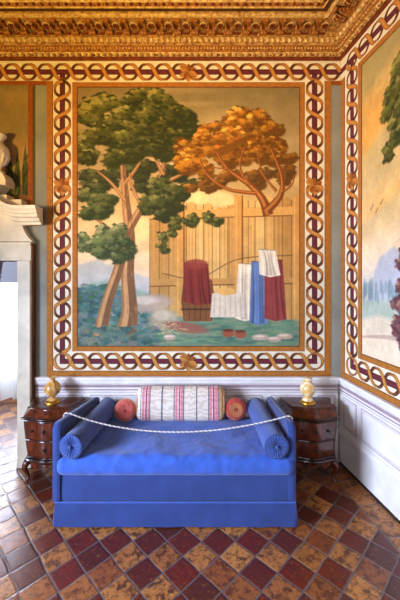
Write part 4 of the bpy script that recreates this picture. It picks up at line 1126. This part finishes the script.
    d = drawer_patch(.601, .642, .168, uo, .005).build('small_drawer', M['wood'], r, angle=30)
    for x in ((-.11, 0, .11) if fancy else (0,)): plate(d, x, front_y(x, uo(.62)) - .006, .621, .013)
    return r
chest(-1.376, 'dark walnut chest of drawers between the doorway and the daybed', True)
chest(.977, 'dark walnut chest of drawers in the right corner beside the daybed', False)

def vase(x, y, z, prof, foot, m, label):
    r = tag(empty('vase', (x, y, z)), label, 'vase')
    mb = MB(); mb.lathe(prof, 40); mb.build('body', M[m], r, angle=50)
    mb = MB(); mb.lathe(foot, 40); mb.build('foot', M['gold'], r, angle=50)
ft = [(.001, 0), (.068, 0), (.07, .006), (.066, .014), (.056, .022), (.05, .026), (.001, .026)]
vase(-1.386, 2.895, .6645, [(.001, .026), (.046, .026), (.04, .036), (.024, .046), (.022, .052), (.036, .064), (.062, .09), (.072, .118), (.07, .142), (.058, .168), (.036, .19), (.021, .202), (.019, .21), (.026, .222), (.036, .23), (.034, .234), (.02, .232), (.001, .23)], ft, 'alab_y', 'honey coloured turned vase on the left chest, beside the doorway')
vase(.962, 2.885, .6645, [(.001, .026), (.048, .026), (.044, .04), (.028, .05), (.026, .056), (.04, .068), (.06, .092), (.069, .12), (.067, .148), (.054, .176), (.038, .19), (.03, .2), (.033, .208), (.04, .218), (.041, .228), (.03, .232), (.001, .228)], ft, 'alab_w', 'cream and gold alabaster vase on the right chest, in the corner')

# ------------------------------------------------------------------ light
def area(name, loc, target, sx, sy, power, rgb, spread=PI):
    l = bpy.data.lights.new(name, 'AREA'); l.shape = 'RECTANGLE'; l.size = sx; l.size_y = sy; l.energy = power; l.color = tuple(lin(rgb)); l.spread = spread
    o = bpy.data.objects.new(name, l); COL.objects.link(o); o.location = loc
    o.rotation_euler = (Vector(target) - Vector(loc)).to_track_quat('-Z', 'Y').to_euler(); return o
area('window_daylight', (XL + .02, .2, 1.7), (1.35, 2.3, .7), 1.1, 1.4, 165, (206, 221, 255), math.radians(95))
area('front_fill', (-1.0, -2.0, 1.5), (0.4, 3.0, .7), 1.2, 1.5, 24, (244, 242, 250), math.radians(130))  # added unseen fill from the open front; no window stands there
area('beyond_daylight', (-3.2, YB - .04, 1.5), (-2.9, 3.0, 1.3), 1.6, 1.4, 210, (226, 236, 255), math.radians(110))
def spot(name, loc, target, power, rgb, ang, rad=.12):
    l = bpy.data.lights.new(name, 'SPOT'); l.energy = power; l.color = tuple(lin(rgb)); l.spot_size = math.radians(ang); l.spot_blend = 1; l.shadow_soft_size = rad
    o = bpy.data.objects.new(name, l); COL.objects.link(o); o.location = loc
    o.rotation_euler = (Vector(target) - Vector(loc)).to_track_quat('-Z', 'Y').to_euler()
spot('warm_upper_spot', (-3.0, -.5, 1.8), (-.6, 3.07, 3.95), 940, (255, 200, 64), 62)  # this and the next are unseen warm spots added for the cornice
spot('warm_upper_spot', (-1.6, -.9, 1.9), (1.0, 3.07, 3.95), 560, (255, 200, 64), 62)
wd = bpy.data.worlds.new('world'); SC.world = wd; wd.use_nodes = True
wd.node_tree.nodes['Background'].inputs[0].default_value = C4(236, 232, 228); wd.node_tree.nodes['Background'].inputs[1].default_value = .2

vs_ = SC.view_settings; vs_.view_transform = 'Standard'; vs_.look = 'None'; vs_.gamma = 1.0; vs_.use_curve_mapping = False; vs_.exposure = -.3
SC.display_settings.display_device = 'sRGB'
SC.cycles.use_denoising = True
SC.cycles.max_bounces = 6; SC.cycles.sample_clamp_indirect = 6.0
